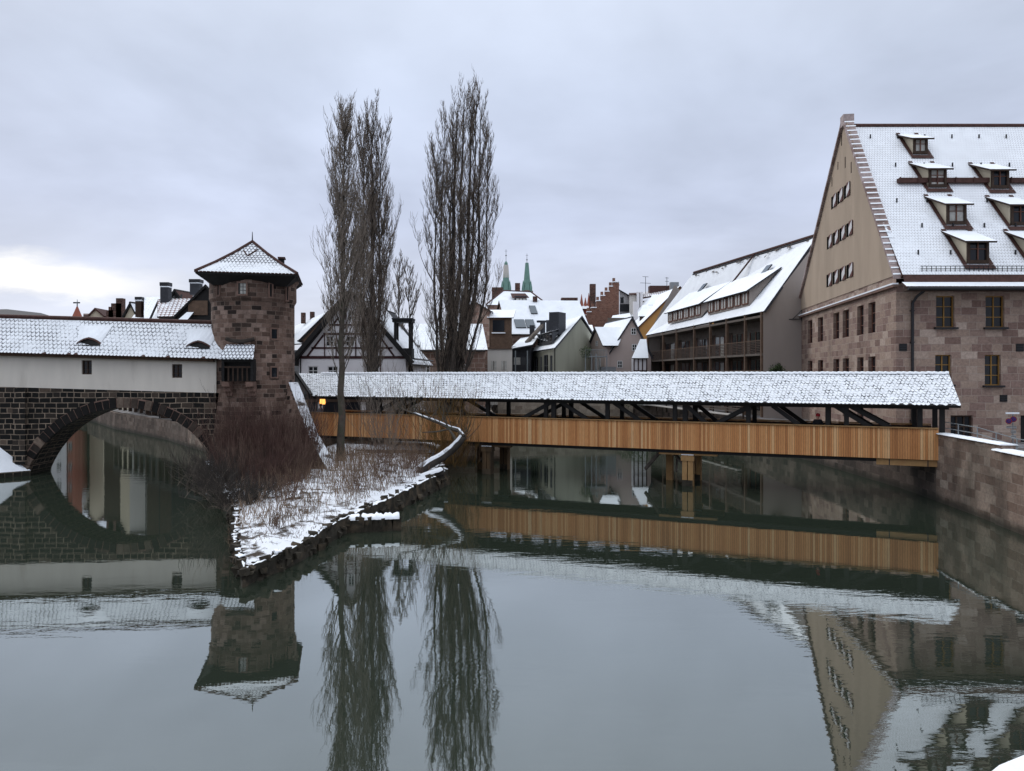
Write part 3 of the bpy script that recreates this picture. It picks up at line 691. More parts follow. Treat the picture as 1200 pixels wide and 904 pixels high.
def drumwin(px, y0, y1, w_, r=TR, kind='slit'):
    p = tpt(px, (y0+y1)/2, r); n_ = V((p.x-TX, p.y-TY, 0)).normalized(); U = UP.cross(n_); hgt = (y1-y0)/F*p.y
    m = MB()
    # surround standing proud; a flat black face paints the slit's shaded recess
    for s in (-1, 1): m.box(p+U*s*(w_/2+.05)+n_*.0, (.10, .16, hgt+.2), M_SANDST, U)
    for s in (-1, 1): m.box(p+UP*s*(hgt/2+.05), (w_-.004, .158, .10), M_SANDST, U)
    m.face([p+U*a*w_/2+UP*b_*hgt/2+n_*.03 for a, b_ in ((-1, -1), (1, -1), (1, 1), (-1, 1))], M_GLASS if kind != 'slit' else M_BLACKW)
    o = m.build('window' if kind != 'slit' else 'arrow_slit', t_)
    if kind == 'pale_pane':
        k = MB(); k.face([p+U*a*w_*.36+UP*b_*hgt*.46+n_*.045+U*.06 for a, b_ in ((-1, -1), (1, -1), (1, 1), (-1, 1))], M_CURT)
        for q in (-.15, .15): k.box(p+U*.06+UP*q*hgt+n_*.055, (w_*.7, .02, .03), M_METAL, U)
        k.box(p+U*.06+n_*.055, (.03, .025, hgt*.9), M_METAL, U); k.build('pane', o)
drumwin(284, 332, 345, .52, TR+.13, 'pale_pane')  # window with a pale curtained pane
for px, y0, y1 in ((256.5, 331, 346), (317, 333, 348), (336, 337, 352)): drumwin(px, y0, y1, .16, TR+.13)
drumwin(321, 386, 397, .42, TR, 'win'); drumwin(321, 431, 442, .42, TR, 'win')
rot = R(13); sq = []
for k in range(4): a_ = rot+R(-135+90*k); sq.append(V((math.cos(a_), math.sin(a_), 0)))
HS = 3.08*math.sqrt(2); Z0 = 13.78; C_ = V((TX, TY-.7, 0))+V((.0, .45, 0))
ring = lambda f_, z: [C_+s*HS*f_+UP*z for s in sq]
prof = [(1.06, Z0), (.70, Z0+.78), (.36, Z0+1.62), (0.0, Z0+2.62)]
m = MB()
for i in range(3):
    a_, b_ = ring(*prof[i]), ring(*prof[i+1])
    for k in range(4):
        j = (k+1) % 4
        if i < 2: m.face([a_[k], a_[j], b_[j], b_[k]], T_TOW if i else T_TOWL)
        else: m.face([a_[k], a_[j], b_[k]], T_TOW)
ro = m.build('roof', t_)
m = MB(); m.slab(ring(1.055, Z0-.02), .12, M_BLACKW)
lowr = [V((TX, TY, 0))+s*HS*.78+UP*(Z0-.75) for s in sq]; hi = ring(1.03, Z0-.14)
for k in range(4): j = (k+1) % 4; m.face([lowr[k], lowr[j], hi[j], hi[k]], M_BLACKW)
m.build('eaves', t_)
m = MB()
for k in range(4): m.tube([ring(*p)[k]+UP*.05 for p in prof], .10, M_TILE, 6)
m.build('hip_tiles', ro)
m = MB()
for k in range(4):
    a_, b_ = ring(1.06, Z0)[k], ring(1.06, Z0)[(k+1) % 4]; d = (b_-a_); n_ = int(d.length/.24); U = d.normalized()
    for i in range(n_): m.box(a_+U*(i+.5)*.24+UP*.0, (.17, .14, .07), M_TILE, U)
m.build('tile_noses', ro)
m = MB(); m.tube([ring(0, Z0+2.7)[0], ring(0, Z0+3.35)[0]], [.05, .02], M_METAL, 6); m.build('finial', ro)
f_ = [ring(.62, Z0+1.0)[k] for k in range(4)]
m = MB(); a_, b_ = f_[0].lerp(f_[1], .42), f_[0].lerp(f_[1], .60)
mid = f_[0].lerp(f_[1], .47)+V((0, .05, .35)); m.tube([mid+V((-.42, .35, .42)), mid, mid+V((.52, .4, .48))], .06, M_TILE, 5)
q = f_[1].lerp(f_[2], .4); m.box(q+V((.2, -.2, .42)), (.9, .5, .10), M_TILE, f_[2]-f_[1]); m.box(q+V((.15, -.15, .2)), (.6, .4, .4), M_BLACKW, f_[2]-f_[1]); m.build('roof_hatch', ro)
# timber oriel on corbels
oc = tpt(282.5, 430); n_ = V((oc.x-TX, oc.y-TY, 0)).normalized(); U = UP.cross(n_)
ow, od = 2.1, 1.0; z0o, z1o = zat(447, 50.6), zat(421, 50.6)
op = oc+n_*.25; op.z = 0
ob = MB()
for s in (-1, 1): ob.box(op+U*s*(ow/2-.09)+UP*(z0o+z1o)/2+n_*.45, (.18, .18, z1o-z0o), M_BLACKW, U)
ob.box(op+UP*(z0o+z1o)/2+n_*-.05, (ow, .08, z1o-z0o), M_BLACKW, U)
for s in (-1, 1): ob.box(op+U*s*(ow/2-.03)+UP*(z0o+z1o)/2+n_*.2, (.06, .5, z1o-z0o), M_BLACKW, U)
for k in range(5): ob.box(op+U*(-.62+.31*k)+UP*(z0o+.45)+n_*.45, (.09, .05, .9), M_DARKW, U)
ob.box(op+UP*(z0o+.95)+n_*.45, (ow-.36, .1, .12), M_DARKW, U); ob.box(op+UP*(z1o-.1)+n_*.45, (ow-.36, .12, .2), M_BLACKW, U)
orl = ob.build('oriel', t_)
m = MB(); zb_ = zat(420, 50); zt_ = zat(408, 50.4)+.1
m.slab([op+U*(-ow/2-.1)+n_*.8+UP*zb_, op+U*(ow/2+.1)+n_*.8+UP*zb_, op+U*(ow/2-.1)+n_*-.12+UP*(zt_+.15), op+U*(-ow/2+.1)+n_*-.12+UP*(zt_+.15)], .08, T_TOW, M_TILE)
for k in range(9): m.box(op+U*(-ow/2+.02+.26*k)+n_*.84+UP*(zb_-.03), (.15, .1, .07), SNOW, U)
m.build('oriel_roof', t_)
for s in (-1, 1):
    m = MB()
    for k in range(3): m.box(op+U*s*.78+UP*(z0o-.2-.32*k)+n_*(.12-.17*k), (.46, .9-.3*k, .31), M_SANDST, U, jit=.02)
    m.build('corbel', t_)
m = MB(); m.tube([op+U*(-.95+1.9*i/10)+n_*(.03-.12*abs(i/5-1)**2)+UP*(zat(397, 50.6)-.18*math.sin(math.pi*i/10)) for i in range(11)], .13, M_RELIEF, 6); m.build('garland_relief', t_)
# buttress stair wall running down to the spit
t_ = thing('sloping_buttress', (-14.5, 50, 0), 'snow covered sloping stone buttress wall running down from the right side of the round tower', 'buttress')
P1, P2, P3 = V((-15.75, 53.0, 6.4)), V((-13.6, 50.0, 3.0)), V((-11.3, 46.0, 1.15))
P2 = at(366, 508, 49.8); P1 = at(344, 449, 52.8); P3 = at(390, 552, 46.4)
m = MB(); sn_ = MB(); wd_ = V((.30, .14, 0))
for a_, b_ in ((P1, P2), (P2, P3)):
    for k in (-1,):
        a0, a1, b0, b1 = a_-wd_, a_+wd_, b_-wd_, b_+wd_
        fl = V((-1.3, -.6, 0))
        m.face([V((a0.x+fl.x, a0.y+fl.y, 0)), V((b0.x+fl.x, b0.y+fl.y, 0)), b0, a0], M_TOWER); m.face([V((b1.x, b1.y, 0)), V((a1.x, a1.y, 0)), a1, b1], M_TOWER)
        m.face([a0, b0, b1, a1], M_TOWER)
    n_ = 14
    vs = []
    for i in range(n_+1):
        for j in range(4):
            p = (a_-wd_).lerp(b_-wd_, i/n_).lerp((a_+wd_).lerp(b_+wd_, i/n_), j/3); vs.append(p+UP*(.05+.06*mnoise.noise(p*3)))
    sn_.add(vs, [(i*4+j, (i+1)*4+j, (i+1)*4+j+1, i*4+j+1) for i in range(n_) for j in range(3)], M_GRD)
m.build('masonry', t_); sn_.build('snow_cover', t_)

# ------------------------------------------------------------------ covered timber footbridge
BA = V((23.3, 41.02, 0)); BU = V((-.9153, .4028, 0)); BN = V((-.4028, -.9153, 0))
def bp(s, t, z): return BA+BU*s+BN*t+UP*z
def bs(px, t=0):
    k = (px-600)/F; o = BA+BN*t; return (k*o.y-o.x)/(BU.x-k*BU.y)
t_ = thing('covered_footbridge', tuple(bp(21, -1.9, 0)), 'covered timber footbridge with orange larch boarding and a snow laden tiled roof', 'footbridge'); FB = t_
LB = bs(365)
ZT, ZB, ZE, ZR = 3.97, 2.25, 5.32, 7.02
for t0, nm in ((0, 'parapet_boarding'), (-3.75, 'rear_parapet_boarding')):
    m = MB(); n_ = int(LB/.125)
    for i in range(n_):
        s = (i+.5)*LB/n_; dz = random.uniform(0, .03)
        m.box(bp(s, t0+random.uniform(-.008, .008), (ZT+ZB-dz)/2), (LB/n_-.012, .03, ZT-ZB-dz), M_CLAD, BU)
    o = m.build(nm, t_)
    m = MB(); m.box(bp(LB/2, t0, ZT+.03), (LB, .22, .06), M_NEWW, BU); m.build('handrail', t_)
    m = MB(); m.box(bp(LB/2, t0-(.05 if t0 == 0 else -.05), (ZT+ZB)/2), (LB, .04, ZT-ZB-.1), M_DARKW, BU); m.build('boarding_rails', o)
m = MB(); m.box(bp(LB/2, -1.875, ZB+.42), (LB, 3.6, .3), M_DARKW, BU); m.build('deck', t_)
m = MB(); m.box(bp(LB/2, -.35, ZB-.05), (LB, .3, .32), M_BLACKW, BU); m.box(bp(LB/2, -3.4, ZB-.05), (LB, .3, .32), M_BLACKW, BU); m.build('girder', t_)
m = MB(); m.box(bp(LB+.05, .0, ZB+.75), (.1, .2, 1.7), M_DARKW, BU); m.build('end_board', t_)
s0, s1 = -1.0, LB+1.0; s1e, s1r = bs(365, .5), bs(347, -1.88)
snowroof('roof', t_, bp(s0, .5, ZE), bp(s1e, .5, ZE), bp(s1r, -1.88, ZR), bp(s0+.3, -1.88, ZR), T_BR, .11, .055, seed=1, teeth=.21, edge=M_BLACKW)
m = MB(); m.slab([bp(s0+.3, -1.88, ZR-.02), bp(s1r, -1.88, ZR-.02), bp(s1r, -4.25, ZE), bp(s0, -4.25, ZE)], .12, T_BR, M_BLACKW); m.build('rear_roof', t_)
m = MB(); vs = []; n_ = 420
for i in range(n_+1):
    s = s0+.3+(s1-s0-.8)*i/n_; k = .5+.5*math.sin(i*2*math.pi/3.0)
    for a_, h in ((-.14, -.05), (-.08, .05), (0, .08), (.08, .05), (.14, -.05)): vs.append(bp(s, -1.88+a_, ZR+h+.035*k+.02*mnoise.noise(V((s*2, 0, 0)))))
m.add(vs, [(i*5+j, (i+1)*5+j, (i+1)*5+j+1, i*5+j+1) for i in range(n_) for j in range(4)], SNOW); m.build('ridge_snow', t_)
for t0 in (-.12, -3.63):
    m = MB(); m.box(bp((s0+s1)/2, t0, ZE-.13), (s1-s0-1, .24, .30), M_BLACKW, BU); m.build('wall_plate', t_)
for px in (445, 515, 572, 640, 649, 712, 791, 803, 877, 970, 992, 1078, 1104):
    s = bs(px, -.12); wd_ = .26 if px not in (649, 803) else .3
    for t0 in (-.12, -3.63):
        m = MB(); m.box(bp(s, t0, (ZE+2.5)/2-.1), (wd_, .22, ZE-2.5), M_BLACKW, BU); m.build('post', t_)
for pa, pb in (((606, 3.75), (650, 5.2)), ((655, 5.2), (700, 3.6)), ((716, 5.25), (757, 3.75)), ((830, 3.7), (880, 5.1)), ((800, 5.2), (836, 3.6)), ((978, 5.15), (1026, 3.8)), ((992, 5.25), (1046, 3.9)), ((945, 3.7), (905, 5.1)), ((430, 3.8), (470, 5.15)), ((520, 5.1), (560, 3.7))):
    sa, sb_ = bs(pa[0], -.12), bs(pb[0], -.12)
    for t0 in (-.13, -3.62):
        m = MB(); m.bar(bp(sa, t0, pa[1]), bp(sb_, t0, pb[1]), .2, .24, M_BLACKW); m.build('strut', t_)
for i in range(9):
    s = 1.5+(LB-3)*i/8; m = MB(); m.box(bp(s, -1.88, ZE-.1), (.2, 3.6, .2), M_BLACKW, BU); m.build('tie_beam', t_)
    m = MB(); m.bar(bp(s, -.1, ZE+.05), bp(s, -1.88, ZR-.22), .14, .18, M_BLACKW); m.bar(bp(s, -3.65, ZE+.05), bp(s, -1.88, ZR-.22), .14, .18, M_BLACKW); m.build('rafter', t_)
# dark boarded gable where the roof meets the tower
m = MB(); e_, r_ = bp(s1e+.03, .52, ZE), bp(s1r+.03, -1.88, ZR+.03); q = [at(334, 426, 59), r_, e_.lerp(r_, .12), e_-UP*.3+BU*.05, at(334, 470, 57.4)]
m.face(q, M_BLACKW); m.bar(r_+UP*.04, e_+UP*.04-BU*.02, .22, .2, M_BLACKW); m.build('boarded_gable', t_)
m = MB(); m.box(at(354.5, 477, 58.5), (.85, .3, 1.6), M_CREAM, BU); m.build('plaster_end_wall', t_)
# warm lamp hung in the passage
s = bs(378, -1.9); lp = thing('pendant_lamp', tuple(bp(s, -1.9, 4.35)), 'glowing orange pendant lamp hanging in the left end of the covered footbridge', 'lamp')
M_LAMP, t, b = newmat('glowing lamp shade'); b.inputs['Base Color'].default_value = (.8, .35, .08, 1); b.inputs['Emission Color'].default_value = (1, .42, .10, 1); b.inputs['Emission Strength'].default_value = 1.6
c = bp(s, -1.9, 0)
m = MB(); m.lathe(c, [(.10, 5.10), (.20, 5.0), (.24, 4.7), (.22, 4.55)], M_LAMP, 14); m.build('lamp_shade', lp, smooth=True)
m = MB(); m.tube([c+UP*5.1, c+UP*5.9], .015, M_METAL, 5); m.build('cord', lp)
pl = bpy.data.lights.new('lamp_glow', 'POINT'); pl.energy = 18; pl.color = (1, .55, .22); pl.shadow_soft_size = .12
po = bpy.data.objects.new('lamp_glow', pl); COL.objects.link(po); po.location = V((0, 0, -.05))+bp(s, -1.9, 4.5)
po.parent = lp; po.location = (0, 0, .1)

# trestles
def trestle(px, label, M_NEWW=M_NEWW):
    s = bs(px, -.6); r = thing('bridge_trestle', tuple(bp(s, -1.9, 0)), label, 'trestle', 'timber trestles carrying the footbridge')
    m = MB(); m.box(bp(s+1.1*0, -.45, ZB-.16), (3.6, .36, .34), M_NEWW, BU); m.build('corbel_beam', r)
    m = MB(); m.box(bp(s, -3.3, ZB-.16), (3.6, .36, .34), M_NEWW, BU); m.build('corbel_beam', r)
    for t0, w_, zt_ in ((-.45, .62, 1.92), (-3.3, .55, 1.92)):
        m = MB(); m.box(bp(s, t0, .0), (w_*1.05, .56, .75), M_EDGE, BU); m.box(bp(s-.18, t0, (zt_-1)/2+.25), (w_*.5, .5, zt_+.6), M_NEWW, BU); m.box(bp(s+.18, t0, (zt_-1)/2+.25), (w_*.47, .5, zt_+.6), M_NEWW, BU, jit=.01)
        m.box(bp(s, t0+.02, zt_-.2), (.80, .56, .3), M_NEWW, BU); p_ = m.build('pile', r)
        m = MB(); m.box(bp(s, t0+.02, zt_+.03), (.76, .5, .05), SNOW, BU); m.build('snow_cap', p_)
    m = MB(); m.bar(bp(s+.35, -.5, 1.35), bp(s+1.3, -2.6, 1.75), .14, .2, M_GREYW); m.build('brace', r)
    m = MB(); m.bar(bp(s+.9, -1.2, .75), bp(s+1.1, -2.6, 1.8), .12, .16, M_GREYW); m.build('brace', r)
    m = MB(); m.bar(bp(s+1.9, -.9, ZB-.3), bp(s+3.0, -1.6, .75), .12, .2, M_GREYW); m.build('brace', r)
    m = MB(); m.box(bp(s+1.6, -2.6, .5), (.42, .42, 2.7), M_NEWW, BU); m.build('rear_pile', r)
    return r
trestle(807, 'fresh timber trestle standing in open water under the right half of the footbridge')
trestle(573, 'timber trestle under the footbridge in front of the stained island wall', M_OLDW)
t_ = thing('bridge_bracket', tuple(bp(1.6, -.4, 2)), 'short pale timber bracket under the right end of the footbridge against the quay', 'bracket')
m = MB(); m.box(bp(1.55, -.35, 2.05), (3.0, .5, .34), M_NEWW, BU); m.build('bracket_beam', t_)
for k in (.5, 2.4): m = MB(); m.box(bp(k, -.35, 2.04), (.05, .53, .37), M_METAL, BU); m.build('strap', t_)

# ------------------------------------------------------------------ people
def skinbody(name, root, chains, mat, lv=2):
    """chains: list of [(x,y,z,r),...]; each chain after the first starts at a (chain, index) root"""
    me = bpy.data.meshes.new(name); vs, es, rad = [], [], []
    ids = []
    for ch in chains:
        link, pts = ch; my = []
        for k, p in enumerate(pts):
            vs.append(p[:3]); rad.append(p[3]); i = len(vs)-1; my.append(i)
            if k: es.append((i-1, i))
            elif link is not None: es.append((ids[link[0]][link[1]], i))
        ids.append(my)
    me.from_pydata(vs, es, []); o = bpy.data.objects.new(name, me); COL.objects.link(o)
    sm = o.modifiers.new('skin', 'SKIN')
    sv = me.skin_vertices[0].data
    for i, r_ in enumerate(rad): sv[i].radius = (r_, r_)
    sv[0].use_root = True
    ss = o.modifiers.new('sub', 'SUBSURF'); ss.levels = ss.render_levels = lv
    dg = bpy.context.evaluated_depsgraph_get(); dg.update(); ev = o.evaluated_get(dg)
    me2 = bpy.data.meshes.new_from_object(ev); o.modifiers.clear(); o.data = me2; me2.materials.clear(); me2.materials.append(mat)
    me2.polygons.foreach_set('use_smooth', [True]*len(me2.polygons))
    o.parent = root; return o
M_SKIN = plain('skin', (.45, .26, .19), .6, .05, 4, 0); M_COATB = plain('black coat', (.012, .012, .015), .85, .2, 6, .01)
M_COATG = plain('grey coat', (.20, .21, .25), .85, .2, 6, .01); M_HATR = plain('red knit hat', (.42, .03, .04), .9, .2, 12, .01)
M_HAIR = plain('dark hair', (.03, .02, .015), .7, .2, 10, 0); M_JEANS = plain('dark trousers', (.02, .022, .035), .85, .2, 6, 0); M_SCARF = plain('pink scarf', (.5, .25, .26), .9, .1, 10, 0)
def person(loc, rz, label, coat, hat, h, scarf=None, lean=.0):
    r = thing('person', loc, label, 'person'); r.rotation_euler = (0, 0, rz); k = h/1.72
    S = lambda x, y, z, q: (x*k, (y+lean*max(0, z-.9)*1.0)*k, z*k, q*k)
    body = skinbody('body', r, [(None, [S(0, 0, .98, .13), S(0, .0, 1.15, .125), S(0, .0, 1.33, .145), S(0, 0, 1.44, .09), S(0, .01, 1.50, .055), S(0, .02, 1.57, .075), S(0, .03, 1.64, .085), S(0, .02, 1.71, .05)]),
        ((0, 2), [S(.17, 0, 1.38, .065), S(.24, .06, 1.18, .05), S(.21, .28, 1.12, .042), S(.15, .40, 1.12, .03)]),
        ((0, 2), [S(-.17, 0, 1.38, .065), S(-.24, .06, 1.18, .05), S(-.21, .28, 1.12, .042), S(-.15, .40, 1.12, .03)]),
        ((0, 0), [S(.10, 0, .82, .09), S(.11, .02, .48, .065), S(.11, -.02, .08, .045), S(.11, .12, .04, .035)]),
        ((0, 0), [S(-.10, 0, .82, .09), S(-.11, .02, .48, .065), S(-.11, -.02, .08, .045), S(-.11, .12, .04, .035)])], M_SKIN)
    # coat hugs the trunk and arms
    skinbody('coat', r, [(None, [S(0, 0, .80, .17), S(0, .0, .98, .165), S(0, .0, 1.15, .16), S(0, .0, 1.34, .17), S(0, 0, 1.46, .085)]),
        ((0, 3), [S(.18, 0, 1.39, .085), S(.25, .06, 1.18, .07), S(.22, .28, 1.12, .058)]),
        ((0, 3), [S(-.18, 0, 1.39, .085), S(-.25, .06, 1.18, .07), S(-.22, .28, 1.12, .058)])], coat)
    skinbody('trousers', r, [(None, [S(0, 0, .9, .15), S(.10, 0, .80, .105), S(.11, .02, .48, .08), S(.11, -.02, .10, .065)]), ((0, 0), [S(-.10, 0, .80, .105), S(-.11, .02, .48, .08), S(-.11, -.02, .10, .065)])], M_JEANS)
    m = MB(); c0 = S(0, .02, 1.67, 0)[:3]
    pr = [(.105*k, -.02*k), (.118*k, .03*k), (.115*k, .08*k), (.085*k, .125*k), (.03*k, .15*k), (.001, .152*k)]
    n_ = 16; vs = [(c0[0]+math.cos(6.2832*j/n_)*q, c0[1]-.012+math.sin(6.2832*j/n_)*q*1.12, c0[2]+z) for q, z in pr for j in range(n_)]
    m.add(vs, [(i*n_+j, i*n_+(j+1) % n_, (i+1)*n_+(j+1) % n_, (i+1)*n_+j) for i in range(len(pr)-1) for j in range(n_)], hat)
    if hat is M_HATR: m.tube([V((c0[0]+math.cos(6.2832*j/12)*.112*k, c0[1]-.012+math.sin(6.2832*j/12)*.125*k, c0[2]-.01)) for j in range(13)], .022, hat, 6)
    me_o = MB(); me_o.v = [tuple(V(p)+V(loc)) for p in m.v]; me_o.f = m.f; me_o.m = m.m; me_o.mats = m.mats
    me_o.build('hat' if hat is M_HATR else 'hair', r, smooth=True)
    f_ = MB()     # face details: nose, eyes, ears
    fc = V(S(0, .02, 1.63, 0)[:3]); o3 = V(loc)
    f_.box(o3+fc+V((0, .098*k, 0)), (.028*k, .03*k, .045*k), M_SKIN); 
    for s_ in (-1, 1): f_.box(o3+fc+V((s_*.033*k, .085*k, .015*k)), (.022*k, .012*k, .012*k), M_HAIR); f_.box(o3+fc+V((s_*.088*k, -.0*k, 0)), (.02*k, .035*k, .05*k), M_SKIN)
    f_.box(o3+fc+V((0, .087*k, -.045*k)), (.045*k, .01*k, .01*k), M_SCARF); f_.build('face', r)
    if scarf:
        q = MB(); q.lathe(V(loc)+V(S(0, .0, 1.46, 0)[:3]), [(.09*k, -.05), (.12*k, 0), (.09*k, .06)], scarf, 12); q.build('scarf', r, smooth=True)
    return r
ps = bp(bs(958, -.75), -.62, ZB+.57)
person(tuple(ps), math.atan2(-BN.x, BN.y)+R(20), 'person in a black coat and red knitted hat leaning on the footbridge parapet', M_COATB, M_HATR, 1.76, lean=.10)
ps = bp(bs(376, -1.3), -1.3, ZB+.57)
person(tuple(ps), R(150), 'person in a grey coat and pink scarf walking below the glowing lamp', M_COATG, M_HAIR, 1.70, M_SCARF)

# ------------------------------------------------------------------ big sandstone store house on the right
WC = V((24.55, 48.0, 0)); WU = V((1, 0, 0)); WG = V((.1515, .9885, 0)); GL = 27.1
t_ = thing('sandstone_storehouse', (38, 60, 0), 'huge sandstone building with a steep snow dusted roof full of dormers and a beige gable', 'building'); WS = t_
SW = 34.0
def rects_front(l): return holes_px(WC, WU, l)
fr_up = rects_front([(1097, 347, 1118.5, 384), (1155, 347, 1177, 384)]+[(1213, 347, 1234, 384), (1271, 347, 1292, 384)])
fr_mid = rects_front([(1096, 416, 1115, 451), (1154, 416, 1173, 452), (1212, 416, 1231, 452)])
fr_gr = rects_front([(1114, 487, 1140, 514)])
door = rects_front([(1196, 487, 1222, 520)])
zs_, zp_, ze_ = 12.6, 13.3, 12.95
m = MB()
panel(m, WC, WU, Nf, [(0, GZ-.3), (SW, GZ-.3), (SW, 12.75), (0, 12.75)], fr_up+fr_mid+fr_gr+door, M_STONE, .32)
Ng = V((-WG.y, WG.x, 0))
g_up = holes_px(WC, WG, [(946.5, 378, 952, 400), (958.5, 373, 964.5, 398), (976.5, 368, 983.5, 396), (987.5, 365, 995, 393), (1004.5, 359, 1012, 391), (1017.5, 355, 1026, 388)])
g_up = [(a, 9.85, c, 12.0) for a, b, c, d in g_up]
g_mid = [(a, 6.1, c, 8.2) for a, b, c, d in g_up]
g_gr = [(a, 3.6, c, 4.95) for a, b, c, d in g_up[3:5]]
panel(m, WC, WG, Ng, [(0, GZ-.3), (GL, GZ-.3), (GL, zp_), (0, zp_)], g_up+g_mid+g_gr, M_STONE, .32)
m.face([WC+WG*GL+UP*2, WC+WG*GL+WU*SW+UP*2, WC+WG*GL+WU*SW+UP*12.9, WC+WG*GL+UP*12.9], M_STONE)
m.face([WC+WU*SW+UP*2, WC+WG*GL+WU*SW+UP*2, WC+WG*GL+WU*SW+UP*12.9, WC+WU*SW+UP*12.9], M_STONE)
m.build('wall', t_)
APU, ZA = 11.35, 26.5            # apex of the gable along WG and its height
# plastered gable
APX = lambda px, py: onplane(px, py, WC-V((.05, 0, 0)), WG)
m = MB()
rows = []
for (pa, pb, n, y0l, y0r, hpx) in ((973.5, 996.5, 3, 226, 219, 15), (968.5, 999.5, 4, 275, 262, 16), (968, 1000, 4, 321.5, 309, 16)):
    ua, za = APX(pa, y0l); ub, zb = APX(pb, y0r); rows.append((ua, ub, n, (za+zb)/2, 1.05+(.02 if n == 4 else 0)))
gh = []
for ua, ub, n, zt0, hh0 in rows:
    stp = (ub-ua)/n
    for i in range(n):
        q = ua+stp*(i+.08); gh.append((min(q, q+stp*.52), zt0-hh0, max(q, q+stp*.52), zt0))
sl_h = []
for px, ya, yb in ((986.3, 152, 171), (982, 190, 199), (990.5, 184, 197), (997.5, 190, 203), (975, 208, 219)):
    u, z1 = APX(px, ya); _, z0 = APX(px, yb); sl_h.append((u-.11, z0, u+.11, z1))
GO = WC+Ng*.05
panel(m, GO, WG, Ng, [(0, zp_-.02), (GL, zp_-.02), (GL-.4, 14.4), (APU+.9, ZA-.1), (APU+.35, ZA+.35), (APU-.35, ZA+.35), (APU-.9, ZA-.1), (.45, 13.7), (0, 13.65)], gh+sl_h, M_BEIGE, .14, M_BLACKW)  # reveals coloured black to paint the shade inside the openings
gp = m.build('plastered_gable', t_)
m = MB()
for h_ in gh+sl_h: m.face([GO+WG*u+UP*z-Ng*.13 for u, z in ((h_[0], h_[1]), (h_[2], h_[1]), (h_[2], h_[3]), (h_[0], h_[3]))], M_BLACKW)  # black sheets painted for the unlit loft behind
m.build('dark_openings', gp)
# red and white shutters folded open beside each loft opening
M_SHR = plain('red brown shutter paint', (.10, .035, .028), .7, .1, 4, 0); M_SHW = plain('white shutter paint', (.62, .60, .60), .7, .05, 4, 0)
for h_ in gh:
    w_ = (h_[2]-h_[0])*.85
    for s_, uc in ((-1, h_[0]-.02-w_/2*.9), (1, h_[2]+.02+w_/2*.9))[:1]:
        W_ = lambda a, b_, n=.04: GO+WG*(uc+(a-.5)*w_)+UP*(h_[1]+b_*(h_[3]-h_[1]))+Ng*n
        m = MB(); m.slab([W_(0, 0), W_(1, 0), W_(1, 1), W_(0, 1)], .04, M_SHR)
        m.face([W_(0, 0, .09), W_(1, 0, .09), W_(1, 1, .09), W_(0, 1, .09)], M_SHR)
        m.face([W_(.0, 1, .10), W_(.0, .42, .10), W_(1, .0, .10), W_(1, .58, .10)], M_SHW); m.build('shutter', t_)
# sloping coping of the gable, roof side verge
m = MB()
zr0 = 13.3
def cop(u0, z0, u1, z1, n_, wd_=.78, out_=.22, hh_=.26):
    d = V((0, 0, 0))
    for i in range(n_):
        a_, b_ = (i+.03)/n_, (i+.93)/n_
        pa = GO+WG*(u0+(u1-u0)*a_)+UP*(z0+(z1-z0)*a_); pb = GO+WG*(u0+(u1-u0)*b_)+UP*(z0+(z1-z0)*b_)
        up_ = UP*hh_*random.uniform(.9, 1.1)
        q = [pa+Ng*out_, pb+Ng*out_, pb-Ng*(wd_-out_), pa-Ng*(wd_-out_)]
        m.add(q+[p+up_*(1.0 if k in (1, 2) else .95) for k, p in enumerate(q)], [(3, 2, 1, 0), (4, 5, 6, 7), (0, 1, 5, 4), (1, 2, 6, 5), (2, 3, 7, 6), (3, 0, 4, 7)], M_COPE)
cop(-.35, 13.0, APU-.3, ZA+.1, 34); cop(GL+.1, 13.6, APU+.3, ZA+.1, 34)
m.box(GO+WG*APU+UP*(ZA+.40)-Ng*.2, (.9, .8, .85), M_COPE, WG)
m.build('gable_coping', t_)
for i in range(30):
    m = MB(); a_ = i/30; u = -.35+(APU-.2)*a_; z = 13.0+(ZA-12.8)*a_
    p = GO+WG*u+UP*(z+.29); m.face([p+Ng*.24, p+WG*.08+UP*.10+Ng*.24, p+WG*.08+UP*.10-Ng*.5, p-Ng*.5], SNOW); m.build('coping_snow', gp)
m = MB(); a_ = WC+Ng*.14+UP*zs_; m.box(WC+WG*GL/2+Ng*.1+UP*zs_, (GL+.5, .34, .16), M_SANDST, WG); m.box(WC+WG*GL/2+Ng*.12+UP*(zs_+.12), (GL+.5, .36, .10), SNOW, WG); m.build('string_course', t_)
# roof
RO, RUe = WC+V((.25, -.75, 12.85)), V((1, 0, 0))
def rp(x, k):       # k=0 eave, 1 ridge; x distance from the gable at the eave
    e = V((WC.x+x, WC.y-.62, 13.25)); r_ = V((WC.x+x+WG.x*APU, WC.y+WG.y*APU, ZA)); return e.lerp(r_, k)
r = MB(); r.slab([rp(.1, 0), rp(SW+1, 0), rp(SW+1, 1), rp(.1, 1)], .3, T_WEIN, M_TILE)
br_ = V((WC.x+WG.x*GL, WC.y+WG.y*GL, 13.2)); r.slab([rp(.1, 1)-UP*.01, rp(SW+1, 1)-UP*.01, br_+V((SW+1, 0, 0)), br_+V((.1, 0, 0))], .3, T_WEIN, M_TILE)
WR = r.build('roof', t_)
m = MB(); m.tube([rp(.3, 1)+UP*.05, rp(SW+1, 1)+UP*.05], .16, M_TILE, 8); m.build('ridge_tiles', WR)
